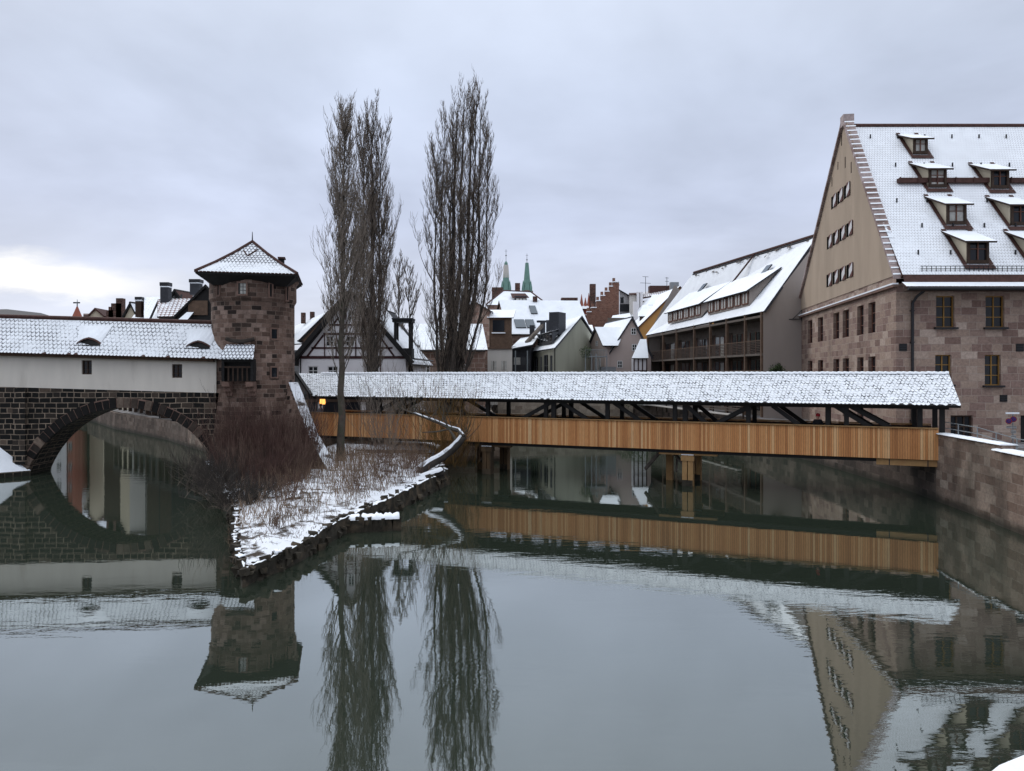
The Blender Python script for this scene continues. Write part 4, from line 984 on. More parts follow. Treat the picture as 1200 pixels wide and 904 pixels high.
# eaves: brown tiled upstand, snowy skirt and gutter
m = MB(); m.face([rp(.1, 0)+V((0, -.03, -.02)), rp(SW, 0)+V((0, -.03, -.02)), rp(SW, 0)+V((0, -.22, -.55)), rp(.1, 0)+V((0, -.22, -.55))], M_TILE); m.build('tile_upstand', t_)
m = MB(); m.slab([rp(-.05, 0)+V((0, -.2, -.5)), rp(SW, 0)+V((0, -.2, -.5)), rp(SW, 0)+V((0, -.75, -.82)), rp(-.05, 0)+V((0, -.75, -.82))], .1, SNOW, M_TILE)
k = int(SW/.22)
for i in range(k): m.box(rp(.0+.22*i, 0)+V((0, -.77, -.86)), (.12, .1, .07), M_TILE)
m.build('eaves_skirt', t_)
m = MB(); m.tube([rp(.0, 0)+V((0, -.84, -.98)), rp(SW, 0)+V((0, -.84, -.98))], .11, M_METAL, 8); m.box(rp(SW/2, 0)+V((0, -.45, -1.02)), (SW, .5, .14), M_DARKW); m.build('gutter', t_)
m = MB(); x0 = (1069-600)/F*47.9; m.tube([V((x0+.5, 47.2, 12.3)), V((x0+.2, 47.7, 11.9)), V((x0, 47.86, 11.5)), V((x0, 47.86, 2.7))], .09, M_METAL, 8)
for z in (4, 6.5, 9, 11): m.box(V((x0, 47.9, z)), (.24, .2, .06), M_METAL)
m.build('downpipe', t_)
# snow guards
m = MB()
for i in range(60): p = rp(1.4+i*.3, .0165); m.box(p+UP*.17, (.03, .03, .34), M_METAL)
a_, b_ = rp(1.3, .0165), rp(19.3, .0165); m.bar(a_+UP*.34, b_+UP*.34, .04, .04, M_METAL); m.bar(a_+UP*.18, b_+UP*.18, .03, .03, M_METAL); m.build('snow_guard', t_)
m = MB(); a_, b_ = rp(2.2, .565), rp(SW, .565); m.bar(a_+V((0, -.18, .1)), b_+V((0, -.18, .1)), .45, .34, M_TILE)
nb = 24
for i in range(nb): p = a_.lerp(b_, i/nb); m.box(p+V((0, -.45, .1)), (.06, .1, .4), M_TILE)
m.build('snow_board', t_)
for j, k in enumerate((.11, .27, .43, .68, .90)):
    for i in range(9): hk = MB(); p = rp(1.6+i*2.1+(j % 2)*1.0, k); hk.box(p+UP*.16, (.07, .10, .30), M_METAL); hk.build('roof_hook', WR)
# dormers
def dormer(px, py, w_=1.25, h_=1.1, sc=1.0):
    # foot of the dormer front on the roof plane seen at (px, py)
    for it in range(60):
        lo_, hi_ = 0, 1
    best = None
    kx = (px-600)/F
    for i in range(400):
        k = i/400; e = rp(0, k); x = kx*e.y-e.x; z = e.z; yy = HOR-(z-CAMZ)*F/e.y
        if best is None or abs(yy-py) < best[0]: best = (abs(yy-py), x, k)
    _, x, k = best
    if x < 0 or x > SW-1: return
    base = rp(x, k); nr = V((0, -1, 0)); w_ *= sc; h_ *= sc
    sl_ = (ZA-13.25)/(WG.y*APU+.62); dr = WG.x*APU/(WG.y*APU+.62)
    fr = base+V((0, -.05, .0)); hgt = h_+.28; ws = .18           # front wall bottom follows roof
    c = MB(); W_ = lambda a, y, z: fr+V((a, y, z))
    rs = .42                                                      # dormer roof slope
    yb = hgt/(sl_-rs)                                             # depth where dormer roof meets main roof
    for s_ in (-1, 1):
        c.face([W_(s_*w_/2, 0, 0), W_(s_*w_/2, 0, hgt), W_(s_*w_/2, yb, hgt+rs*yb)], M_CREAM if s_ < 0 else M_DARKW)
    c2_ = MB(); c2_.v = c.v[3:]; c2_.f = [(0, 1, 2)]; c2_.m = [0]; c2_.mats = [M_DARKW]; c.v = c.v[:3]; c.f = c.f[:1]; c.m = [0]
    d = c.build('dormer', WS); c2_.build('dormer_cheek', d)
    f = MB()
    for s_ in (-1, 1): f.box(W_(s_*(w_/2-.08), -.03, hgt/2), (.16, .14, hgt), M_DARKW)
    f.box(W_(0, -.03, .10), (w_-.32, .13, .22), M_DARKW); f.box(W_(0, -.03, hgt-.08), (w_-.32, .13, .16), M_DARKW)
    f.box(W_(0, -.02, (hgt+.08)/2), (.06, .08, hgt-.4), M_REDFR); f.box(W_(0, -.015, hgt*.62), (w_-.34, .06, .04), M_REDFR)
    f.build('window', d)
    f = MB(); f.face([W_(-w_/2+.14, .03, .18), W_(w_/2-.14, .03, .18), W_(w_/2-.14, .03, hgt-.14), W_(-w_/2+.14, .03, hgt-.14)], random.choice([M_CURT, M_GLASS]))
    f.build('pane', d)
    f = MB(); f.slab([W_(-w_/2-.32, -.42, hgt-.42*rs+.06), W_(w_/2+.32, -.42, hgt-.42*rs+.06), W_(w_/2+.36, yb+.2, hgt+rs*yb+.16), W_(-w_/2-.36, yb+.2, hgt+rs*yb+.16)], .12, SNOW, M_DARKW); f.build('dormer_roof', d, smooth=False)
    f = MB()
    for s_ in (-1, 1):
        f.face([W_(s_*(w_/2+.03), -.1, .03-.1*sl_), W_(s_*(w_/2+.30), -.1, .03-.1*sl_), W_(s_*(w_/2+.34), yb+.2, sl_*(yb+.2)+.05), W_(s_*(w_/2+.03), yb+.2, sl_*(yb+.2)+.05)], M_TILE)
    f.face([W_(-w_/2-.3, -.12, .03-.12*sl_), W_(w_/2+.3, -.12, .03-.12*sl_), W_(w_/2+.3, -.42, .05-.42*sl_), W_(-w_/2-.3, -.42, .05-.42*sl_)], M_TILE)
    f.build('flashing', d)
for px, py, sc in ((1078, 181, .85), (1098, 220, 1.0), (1171, 221, 1.0), (1244, 221, 1), (1120, 263, 1.05), (1195, 264, 1.05), (1270, 264, 1), (1145, 309, 1.1), (1221, 309, 1.1)): dormer(px, py, sc=sc)
for q in fr_up+fr_mid: window(t_, WC, WU, Nf, q, M_WFR, 2, 3, .20, fw=.065, bar=.05)
for q in fr_gr: window(t_, WC, WU, Nf, q, M_DARKW, 3, 2, .2, fw=.10, bar=.07)
m = MB()
for q in fr_up+fr_mid: m.box(WC+WU*((q[0]+q[2])/2)+UP*(q[1]-.05)+Nf*.06, (q[2]-q[0]+.3, .3, .12), M_METAL)
m.build('window_sills', t_)
q = door[0]; m = MB(); m.box(WC+WU*((q[0]+q[2])/2)+UP*(q[1]+q[3])/2-Nf*.2, (q[2]-q[0]-.02, .1, q[3]-q[1]-.02), M_BLACKW); m.build('door', t_)
for q in g_up+g_mid+g_gr: window(t_, WC, WG, Ng, q, M_REDFR, 2, 3, .26, fw=.07)
for a, b_, c, d in ((1053.5, 403, 1062.5, 411.5), (1190.5, 403, 1199.5, 412), (1171.5, 463, 1180, 471)):
    q = holes_px(WC, WU, [(a, b_, c, d)])[0]; m = MB(); m.box(WC+WU*((q[0]+q[2])/2)+UP*((q[1]+q[3])/2)+Nf*.01, (q[2]-q[0], .08, q[3]-q[1]), M_METAL)
    for k in range(3): m.box(WC+WU*((q[0]+q[2])/2)+UP*(q[1]+(k+.5)*(q[3]-q[1])/3)+Nf*.06, (q[2]-q[0]-.06, .03, .05), M_BLACKW)
    m.build('vent_grille', t_)
u, z = onplane(940, 374, WC, WG); p = WC+WG*u+UP*z
m = MB(); m.bar(p, p+Ng*2.0+V((-.2, 0, -.05)), .08, .08, M_METAL); m.bar(p+UP*.9, p+Ng*.9, .05, .05, M_METAL); m.bar(p+UP*1.3, p-UP*.2, .08, .08, M_METAL); m.build('iron_bracket', t_)

# traffic signs and railing on the quay street
def post_tube(mb, a, b, r, mat): mb.tube([a, b], r, mat, 8)
t_ = thing('parking_sign', tuple(g(1187, 44.5)+UP*GZ), 'pole with two round red rimmed stopping signs and white plates beside the sandstone building', 'sign')
p = g(1187, 44.5); m = MB(); post_tube(m, p+UP*GZ, p+UP*4.75, .035, M_LMETAL); m.build('pole', t_)
M_SIGNR = plain('sign red', (.26, .02, .03), .5, .05, 4, 0); M_SIGNB = plain('sign blue', (.03, .05, .22), .5, .05, 4, 0); M_SIGNW = plain('sign white', (.4, .4, .4), .5, .05, 4, 0)
sn = V((-.72, -.69, 0)); su = UP.cross(sn)*-1
for dx_, zc_ in ((-.28, 4.18), (.0, 4.3)):
    c = p+V((dx_, -.06, zc_)); m = MB()
    for rr_, mt_, o_ in ((.17, M_SIGNR, 0), (.125, M_SIGNB, .008)):
        ring_ = [c+su*rr_*math.cos(6.2832*k/20)+UP*rr_*math.sin(6.2832*k/20)+sn*(.02+o_) for k in range(20)]; m.face(ring_, mt_)
        if not o_: m.face([q-sn*.03 for q in ring_], M_LMETAL)
    for a_ in (1, -1): m.bar(c+sn*.034+su*.09*a_+UP*.09, c+sn*.034-su*.09*a_-UP*.09, .035, .012, M_SIGNR)
    m.build('round_sign', t_)
for dx_, z_, h_ in ((0.02, 3.82, .2), (.0, 3.55, .24), (-.28, 3.82, .16), (0, 3.25, .26)):
    m = MB(); m.box(p+V((dx_, -.06, z_)), (.26, .02, h_*.8), M_SIGNW, su)
    for k in range(2): m.box(p+V((dx_, -.06, z_+.04-.08*k))+sn*.014, (.24, .004, .02), M_METAL, su)
    m.build('plate', t_)
m = MB(); m.box(p+V((-.1, -.1, 4.66)), (.8, .06, .10), SNOW); m.build('street_name_plate', t_)
t_ = thing('quay_railing', (24, 38, GZ), 'thin grey metal railing with round posts behind the snowy quay wall', 'railing')
ra = [V((23.7, 41.5, 4.35)), V((23.55, 38.0, 4.28)), V((23.2, 34.5, 4.0)), V((22.9, 30, 3.95))]
for k in (0, -.32): m = MB(); m.tube([q+UP*k for q in ra], .022, M_LMETAL, 6); m.build('rail', t_)
for q in ra+[ra[0].lerp(ra[1], .5), ra[1].lerp(ra[2], .5), ra[2].lerp(ra[3], .5)]: m = MB(); m.tube([V((q.x, q.y, GZ)), q+UP*.02], .03, M_LMETAL, 6); m.build('post', t_)

# photographer's side parapet, its heap of snow peeps into the lower right corner
t_ = thing('near_parapet', (1.3, 1.15, 5.5), 'heap of fresh snow on a stone parapet in the bottom right corner', 'parapet')
m = MB(); m.box((1.62, 1.15, 5.75), (1.5, .36, .9), M_QUAY); m.build('coping', t_)
m = MB(); n_ = 24; vs = []
for i in range(n_+1):
    for j in range(13):
        x = .752+1.4*i/n_; th_ = math.pi*j/12; hgt = .155*min(1, max(0, (x-.75)/.10))**.5*(.85+.3*mnoise.noise(V((x*4, 3, 0)))); vs.append((x, 1.15-.14*math.cos(th_), 6.27+hgt*math.sin(th_)))
m.add(vs, [(i*13+j, (i+1)*13+j, (i+1)*13+j+1, i*13+j+1) for i in range(n_) for j in range(12)], SNOW); m.face([vs[j] for j in range(13)], SNOW); m.build('snow_heap', t_, smooth=True)

# ------------------------------------------------------------------ long house with timber balconies
t_ = thing('balcony_house', (29, 92, GZ), 'long grey beige house with two storeys of dark timber balconies and a broad snowy roof', 'house'); BH = t_
ER, RRt, RL, EL = at(894, 365, 73.5), at(957, 276, 75.5), at(813, 320, 103.7), at(757, 393, 116.0)
c0, c1 = V((ER.x+.1, ER.y+.2, 0)), V((EL.x+.3, EL.y, 0)); FU = (c1-c0).normalized(); FN = V((-FU.y, FU.x, 0)); FN = FN if FN.x < 0 else -FN; FL = (c1-c0).length
gu = V((1, .075, 0)).normalized()
back = 11.5
m = MB()
# near gable end wall
panel(m, c0, gu, V((.075, -1, 0)).normalized(), [(0, 2), (back, 2), (back, 13.1), (RRt.x-c0.x, RRt.z-.2), (0, ER.z-.1)], [], M_GREIGE)
bw = c0+gu*1.7; inn = -FN*1.9
m.face([c0+inn+UP*2, c1+inn+UP*2, c1+inn+UP*13, c0+inn+UP*13], M_GREYW)
m.face([c0+gu*back+UP*2, c1+gu*back+UP*2, c1+gu*back+UP*13, c0+gu*back+UP*13], M_GREIGE)
m.face([c1+UP*2, c1+gu*back+UP*2, c1+gu*back+UP*13, RL+V((0, 12, -.2)), c1+UP*12.9], M_GREIGE)
m.build('wall', t_)
fl = MB()
for z in (6.0, 9.0, 12.75): fl.slab([c0+UP*z+FN*.15, c1+UP*z+FN*.15, c1+inn+UP*z, c0+inn+UP*z], .22, M_GREYW)
fl.build('balcony_floor', t_)
sp_ = [c0.lerp(c1, k) for k in (.004, .10, .222, .345, .48, .65, .80, .996)]
for i, p in enumerate(sp_):
    m = MB(); m.box(p+UP*7.9+FN*.05, (.26, .26, 10.4), M_BROWNW, FU); m.build('post', t_)
for i in range(7):
    a_, b_ = sp_[i], sp_[i+1]
    for zf in (6.0, 9.0):
        m = MB()
        for k in range(7): m.bar(a_+FN*.12+UP*(zf+.1+k*.17), b_+FN*.12+UP*(zf+.1+k*.17), .035, .10, M_DARKW)
        m.bar(a_+FN*.12+UP*(zf+1.28), b_+FN*.12+UP*(zf+1.28), .10, .08, M_BROWNW); m.build('balcony_rail', t_)
    for zf in (3.0, 6.0, 9.0):
        ca, cb = a_.lerp(b_, .08)+inn*.985, a_.lerp(b_, .66)+inn*.985
        m = MB(); m.face([ca+UP*(zf+.1), cb+UP*(zf+.1), cb+UP*(zf+2.4), ca+UP*(zf+2.4)], M_GLASS)
        for q in (ca, ca.lerp(cb, .5), cb): m.box(q+UP*(zf+1.25), (.12, .1, 2.4), M_REDFR, FU)
        if (i+int(zf)) % 3 == 0: m.face([ca.lerp(cb, .1)+FN*.01+UP*(zf+.1), ca.lerp(cb, .42)+FN*.01+UP*(zf+.1), ca.lerp(cb, .42)+FN*.01+UP*(zf+2.3), ca.lerp(cb, .1)+FN*.01+UP*(zf+2.3)], M_CURT)
        m.build('balcony_door', t_)
        if zf > 3 and random.random() < .6:
            da, db = a_.lerp(b_, .62)+inn*.98, a_.lerp(b_, .9)+inn*.98; m = MB(); m.face([da+UP*zf, db+UP*zf, db+UP*(zf+2.7), da+UP*(zf+2.7)], M_DARKW); m.build('timber_panel', t_)
m = MB()
for k in range(10): m.bar(sp_[2].lerp(sp_[3], .1)+UP*(6.2-3+k*.28), sp_[2].lerp(sp_[3], .9)+UP*(6.2-3+k*.28), .05, .08, M_REDFR)
for k in range(10): m.bar(sp_[5].lerp(sp_[6], .1)+UP*(6.2-3+k*.28), sp_[5].lerp(sp_[6], .9)+UP*(6.2-3+k*.28), .05, .08, M_REDFR)
m.build('trellis', t_)
r = MB()
ov = FN*.7+UP*-.75
Em_r, Em_l = ER.lerp(EL, .47), ER.lerp(EL, .476); Rm = RRt.lerp(RL, .52)
r.slab([ER+V((0, -.3, 0)), EL+V((0, .3, 0)), RL+V((0, .3, 0)), RRt+V((0, -.3, 0))], .25, SNOWR, M_SLATE)
bk = c0+gu*back; bk1 = c1+gu*back
r.slab([RRt+V((0, -.3, 0)), RL+V((0, .3, 0)), bk1+UP*13, bk+UP*13], .25, SNOWR, M_SLATE)
ro = r.build('roof', t_)
m = MB(); m.tube([RRt+UP*.05+V((0, -.3, 0)), RL+UP*.05], .14, M_TILE, 6); a_ = RRt.lerp(RL, .42); b_ = ER.lerp(EL, .42)
m.bar(a_.lerp(b_, 0)+UP*.1, a_.lerp(b_, .55)+UP*.1, .22, .14, M_TILE)
m.build('ridge_tiles', ro)
RP = lambda u, v: ER.lerp(EL, u).lerp(RRt.lerp(RL, u), v)
rn = (EL-ER).cross(RRt-ER).normalized(); rn = rn if rn.z > 0 else -rn
m = MB()
for i in range(46):
    u, v = random.uniform(.02, .97), 1-abs(random.gauss(0, .045))-.015
    m.box(RP(u, v)+rn*.01, (random.uniform(.15, .7), random.uniform(.08, .22), .03), M_GREYW, (FU+V((0, 0, random.uniform(-.3, .3)))), rn)
m.build('bare_roof_patches', ro)
for u, v in ((.18, .60), (.70, .60)):
    m = MB(); c = RP(u, v); q = [RP(u, v), RP(u+.035, v), RP(u+.035, v+.12), RP(u, v+.12)]; m.slab([p+rn*.12 for p in q], .14, M_BLUEG, M_METAL); m.build('skylight', ro)
def shed_dormer(ua, ub, v0, v1, nwin):
    lo = [RP(ua, v0), RP(ub, v0)]; d = MB(); H_ = 1.75
    up_ = [p+UP*H_ for p in lo]; bk_ = [RP(ua-.02, v1), RP(ub+.02, v1)]
    d.face([lo[0], lo[1], up_[1], up_[0]], M_GREIGE)
    for k in (0, 1): d.face([lo[k], up_[k], bk_[k]+UP*.02], M_GREIGE)
    dd = d.build('dormer', t_)
    r_ = MB(); o_ = FN*.5-UP*.2; r_.slab([up_[0]+o_-FU*.4, up_[1]+o_+FU*.4, bk_[1]+UP*.12+FU*.4, bk_[0]+UP*.12-FU*.4], .16, SNOWR, M_SLATE); r_.build('dormer_roof', dd)
    for i in range(nwin):
        a_, b_ = lo[0].lerp(lo[1], (i+.12)/nwin), lo[0].lerp(lo[1], (i+.88)/nwin)
        w_ = MB(); z0_, z1_ = .28, 1.55
        w_.face([a_+FN*.05+UP*z0_, b_+FN*.05+UP*z0_, b_+FN*.05+UP*z1_, a_+FN*.05+UP*z1_], M_CURT)
        for q in (a_, b_, a_.lerp(b_, .5)): w_.box(q+FN*.07+UP*(z0_+z1_)/2, (.14 if q is not a_.lerp(b_, .5) else .08, .08, z1_-z0_), M_REDFR, FU)
        for q in (z0_, z1_): w_.bar(a_+FN*.07+UP*q, b_+FN*.07+UP*q, .1, .12, M_REDFR)
        w_.build('dormer_window', dd)
shed_dormer(.12, .415, .13, .62, 6); shed_dormer(.47, .80, .13, .62, 6)
p = c0+gu*4.6+V((0, -.15, 0))
m = MB(); m.box(p+UP*7.1, (.45, .1, .35), M_METAL, gu); m.build('vent_grille', t_)

# ------------------------------------------------------------------ town houses
def rectw(cols, rows_, w_=.9, h_=1.2): return [(c-w_/2, z, c+w_/2, z+h_) for c in cols for z in rows_]
# grey green gable house
A, B, D = g(649, 106), g(706, 121.5), V((-3.4, 23, 0))
r, ro, A_, U_, N_, DU = gable_house('gable_house', 'grey green house with a blank pointed gable and a dark shed dormer', A, B, D, GZ, 10.6, 15.6, M_GREEN, SNOWR, .51, [], [(1.0, 6.6, 2.6, 9.6), (4.2, 6.6, 7.4, 9.8), (9, 6.6, 10.4, 9.6), (12.5, 6.6, 15.5, 9.6), (1.0, 3, 2.6, 5.6), (4.2, 3, 7.4, 5.8)], edge=M_SLATE, fm=M_GREY)
m = MB(); a_ = A_+DU*3; b_ = A_+DU*15
f0 = [a_+U_*.9+UP*11.5, b_+U_*.9+UP*11.5, b_+U_*.9+UP*13.2, a_+U_*.9+UP*13.2]; m.face(f0, M_SLATE); m.face([f0[0], f0[3], f0[3]+U_*2.2], M_SLATE); m.face([f0[1], f0[2], f0[2]+U_*2.2], M_SLATE)
d = m.build('dormer', r); m = MB(); m.slab([f0[3]-U_*.3, f0[2]-U_*.3, f0[2]+U_*2.4+UP*.5, f0[3]+U_*2.4+UP*.5], .12, SNOWR, M_SLATE); m.build('dormer_roof', d)
m = MB()
for k in range(5): q = a_.lerp(b_, (k+.5)/5)+U_*.86; m.box(q+UP*12.4, (1.5, .06, 1.0), M_GLASS, DU)
m.build('dormer_window', d)
chimney(r, A_+DU*5+U_*2.8, .9, 1.0, 13, 16.2, M_SLATE, False); m = MB(); q = A_+DU*3.2+U_*3.8
m.box(A_+DU*4.5+U_*3.3+UP*14.5, (2.5, 1.6, 3.4), M_SLATE, U_); m.build('roof_block', r)
# dark modern balcony house left of it
t2 = thing('dark_balcony_house', (2, 122, GZ), 'narrow dark grey house with stacked balconies and pipes on its sloping snowy roof', 'house')
m = MB(); m.prism([(g(600, 117).x, 117), (g(622, 117).x, 117), (g(630, 132).x, 132), (g(606, 132).x, 132)], GZ, 11.2, M_SLATE); m.build('wall', t2)
m = MB(); m.slab([at(597, 409, 116.2), at(624, 404, 116.2), at(640, 382, 134), at(622, 385, 134)], .25, SNOWR, M_SLATE); m.build('roof', t2)
for z in (4.4, 7.3):
    m = MB(); m.box(V(((g(611, 116).x), 115.9, z)), (2.9, 2, .15), M_GREYW); m.box(V((g(611, 116).x, 114.95, z+.55)), (2.9, .05, 1.0), M_METAL); m.build('balcony', t2)
    m = MB(); m.box(V((g(606, 117).x, 116.94, z+1.2)), (1.0, .06, 2), M_CURT); m.build('window', t2)
    m = MB(); m.box(V((g(616, 117).x, 116.94, z+1.2)), (1.4, .06, 2.1), M_GLASS); m.build('window', t2)
for px in (598.5, 604, 618): m = MB(); m.box(V((g(px, 115).x, 114.9, 6.5)), (.18, .18, 8), M_LMETAL); m.build('post', t2)
for px, y0 in ((623.5, 383), (636, 379), (643, 377)): m = MB(); m.box(at(px, y0+10, 122), (.8, .8, 3.2), M_SLATE); m.build('chimney', t2)
m = MB(); m.bar(at(617, 402, 119), at(637, 380, 122), .5, .5, M_GREYW); m.bar(at(630, 377, 122), at(656, 377, 126), .4, .35, M_SLATE); m.build('roof_beam', t2)
# large house with wide snowy roof
A, B = g(577, 137), g(597, 125)
r, ro, A_, U_, N_, DU = gable_house('broad_roof_house', 'broad old house with a wide plain snowy roof and roof windows behind the poplar branches', A, B, V((13.5, 1.0, 0)), GZ, 13.6, 19.6, M_RUB, SNOWR, .5, [(3, 9.5, 4.2, 11.5), (6.5, 9.5, 7.7, 11.5), (9, 9.5, 10.2, 11.5), (3, 6, 4.2, 8), (6.5, 6, 7.7, 8), (9, 6, 10.2, 8), (5.5, 14.2, 6.7, 15.6), (7.8, 14.2, 9, 15.6)], edge=M_DARKW, fm=M_GREY, gwall=M_RUB, side_u='right', swins=[(2, 9.8, 3.3, 12), (5, 9.8, 6.3, 12), (8, 9.8, 9.3, 12)])
Bv = V(r['_B'])
rnn = None
def on_roof(u, v): 
    e0 = Bv+UP*13.9; e1 = e0+DU*13.5; rr_ = A_.lerp(Bv, .5)+UP*19.9
    return (e0+DU*u).lerp(rr_+DU*u, v)
for u, v, s in ((1.3, .12, 1.7), (3.2, .12, 1.4), (4.6, .55, 1.1)):
    m = MB(); nr = (on_roof(1, 0)-on_roof(0, 0)).cross(on_roof(0, 1)-on_roof(0, 0)).normalized(); nr = nr if nr.z > 0 else -nr
    m.slab([on_roof(u, v)+nr*.2, on_roof(u+s, v)+nr*.2, on_roof(u+s, v+.24)+nr*.2, on_roof(u, v+.24)+nr*.2], .2, M_BLUEG, M_METAL); m.build('skylight', ro)
m = MB(); m.box(on_roof(6, .97)+UP*.3, (.8, .8, .9), M_DBRICK); m.build('chimney', ro)
# higher hipped roof behind it
t3 = thing('hipped_house', (0, 146, GZ), 'taller house with hipped snowy roof and dormer windows below the green spires', 'house')
m = MB(); x0, x1 = g(573, 140).x, g(640, 142).x
m.prism([(x0, 140), (x1, 142), (x1, 154), (x0, 154)], GZ, 19.9, M_RUB); m.build('wall', t3)
m = MB(); a0, a1, a2, a3 = V((x0-.5, 139.6, 19.8)), V((x1+.5, 141.5, 19.8)), V((x1+.5, 154.5, 19.8)), V((x0-.5, 154.5, 19.8)); p0, p1 = at(590, 341, 146), at(622, 342.5, 147)
for q in ([a0, a1, p1, p0], [a1, a2, p1], [a2, a3, p0, p1], [a3, a0, p0]): m.face(q, SNOWR)
ro = m.build('roof', t3); m = MB()
for a_, b_ in ((a0, p0), (p0, p1), (p1, a1)): m.tube([a_+UP*.05, b_+UP*.05], .14, M_TILE, 5)
m.build('ridge_tiles', ro)
m = MB(); m.box(at(610, 352.5, 142.6), (2.3, 1.6, 1.6), M_SLATE); d = m.build('dormer', ro); m = MB(); c = at(612, 348.5, 142.3); m.slab([c+V((-1.9, -.6, -.1)), c+V((1.3, -.6, -.1)), c+V((.6, 1.6, .9)), c+V((-2.2, 1.6, .9))], .1, M_TILE); m.build('dormer_roof', d)
for k in range(3): m = MB(); c = at(606.5+k*4, 353.3, 141.7); m.box(c, (.5, .06, 1.0), M_CURT); m.build('dormer_window', d)
m = MB(); m.box(at(628, 355, 143), (1.5, 1.4, .8), M_SLATE); m.build('dormer', ro)
for px, y, w_ in ((606.5, 340, 1.0), (583, 345, 2.2)): m = MB(); m.box(at(px, y, 147), (w_, 1.0, 2.6), M_DBRICK); m.build('chimney', t3)
# old rough stone house at the left, partly behind the poplar
A, B = g(543, 112), g(573.5, 110)
r, ro, A_, U_, N_, DU = gable_house('rough_stone_house', 'tall narrow house of rough pink stone half hidden by poplar branches', A, B, V((.6, 14, 0)), GZ, 16.2, 17.4, M_RUB, T_FAR, .5, rectw([1.0, 2.9], [4, 7, 10, 13], .6, 1.1), edge=M_DARKW)
m = MB(); q = g(586, 111.5); m.box(q+UP*6.5, (3.6, 3, 8.2), M_PALE); m.box(q+V((0, -.0, 13.0)), (3.5, 2.6, 4.6), M_BROWNW); m.build('side_wing', r)
m = MB(); m.slab([q+V((-1.9, -1.7, 15.2)), q+V((2.0, -1.7, 15.2)), q+V((2.4, 1.5, 16.6)), q+V((-1.9, 1.5, 16.6))], .12, SNOWR, M_DARKW); m.box(q+V((-.2, -1.35, 14)), (1.7, .12, 1.7), M_GLASS); m.box(q+V((-.2, -1.5, 12.95)), (2.0, .4, .14), SNOW); m.build('wing_roof', r)
for x, z in ((-.9, 4), (.6, 4), (-.9, 7.6), (.6, 7.6)): m = MB(); m.box(q+V((x, -1.52, z+.6)), (.8, .06, 1.3), M_CURT); m.box(q+V((x, -1.54, z+.6)), (.08, .08, 1.3), M_DARKW); m.build('window', r)
m = MB(); m.box(q+V((0, -1.5, 10.75)), (3.5, .5, .25), M_BROWNW); m.build('cornice', r)
# pink gable house with cross gable
A, B = g(713, 113), g(763, 113)
r, ro, A_, U_, N_, DU = gable_house('pink_gable_house', 'pinkish house with white windows, a steep snowy roof and a smaller cross gable', A, B, V((-2.2, 13, 0)), GZ, 9.8, 15.4, M_PINK, SNOWR, .56, [], [], edge=M_SLATE)
for px0, y0, px1, y1 in ((739.5, 384.5, 745.5, 392.5), (740.5, 403.5, 745.5, 411.5), (723.5, 423, 729, 431.5), (740, 423.5, 745, 431.5)):
    q = holes_px(A_, U_, [(px0, y0, px1, y1)])[0]; q = (q[0], q[1], q[0]+max(.75, q[2]-q[0]), q[3]); window(r, A_, U_, N_, q, M_WHFR, 2, 2, -.04, fw=.10, bar=.06)
ca, cb, cd = at(708.5, 403.5, 112), at(690, 407, 118), at(699, 384.5, 115)
m = MB(); za = (ca.z+cb.z)/2
m.face([V((ca.x, ca.y, GZ)), V((cb.x, cb.y, GZ)), V((cb.x, cb.y, za)), V((cd.x, cd.y, cd.z)), V((ca.x, ca.y, za))], M_PINK); m.face([V((ca.x, ca.y, GZ)), V((A_.x+.4, 113.0, GZ)), V((A_.x+.4, 113.0, za)), V((ca.x, ca.y, za))], M_PINK); w_ = m.build('cross_wing', r)
m = MB(); e_ = V((2.6, .4, 0)); m.slab([V((ca.x-.3, ca.y-.3, za-.1)), V((ca.x+2.0, ca.y-.1, za-.1)), V((cd.x+4.6, cd.y, cd.z+.1)), V((cd.x-.3, cd.y-.2, cd.z+.15))], .18, SNOWR, M_SLATE); m.slab([V((cb.x-.3, cb.y, za-.1)), V((cb.x+4, cb.y, za-.1)), V((cd.x+4.6, cd.y, cd.z+.1)), V((cd.x-.3, cd.y-.2, cd.z+.15))], .18, SNOWR, M_SLATE); m.build('cross_roof', r)
U2 = (V((ca.x, ca.y, 0))-V((cb.x, cb.y, 0))); l2 = U2.length; U2.normalize(); N2 = U2.cross(UP); N2 = N2 if N2.y < 0 else -N2
for u_, z_, w2, h2 in ((.42*l2, 7.3, .9, 2.0), (.66*l2, 7.3, .7, 2.0), (.45*l2, 4.0, .9, 2.0), (.47*l2, 11.2, .8, .8)): window(w_, V((cb.x, cb.y, 0)), U2, N2, (u_, z_, u_+w2, z_+h2), M_WHFR, 2, 2, -.05, split=False)
m = MB()
bx0, bx1 = g(686, 109).x, g(711, 109).x
for z in (6.4, 9.45):
    m.box(((bx0+bx1)/2, 110.2, z), (bx1-bx0, 2.8, .14), M_LMETAL)
    for k in range(14): m.box((bx0+(bx1-bx0)*k/13, 108.9, z+.5), (.05, .05, 1.0), M_LMETAL)
    m.box(((bx0+bx1)/2, 108.9, z+1.0), (bx1-bx0, .08, .08), M_LMETAL)
for x in (bx0, bx0+.9, (bx0+bx1)/2, bx1): m.box((x, 108.9, 6.2), (.14, .14, 7.2), M_LMETAL)
m.build('steel_balcony', r)
m = MB(); m.box((g(713, 111).x, 111.5, 5.3), (2.2, 1.5, 5.4), M_GREY); m.build('bay_window', r)
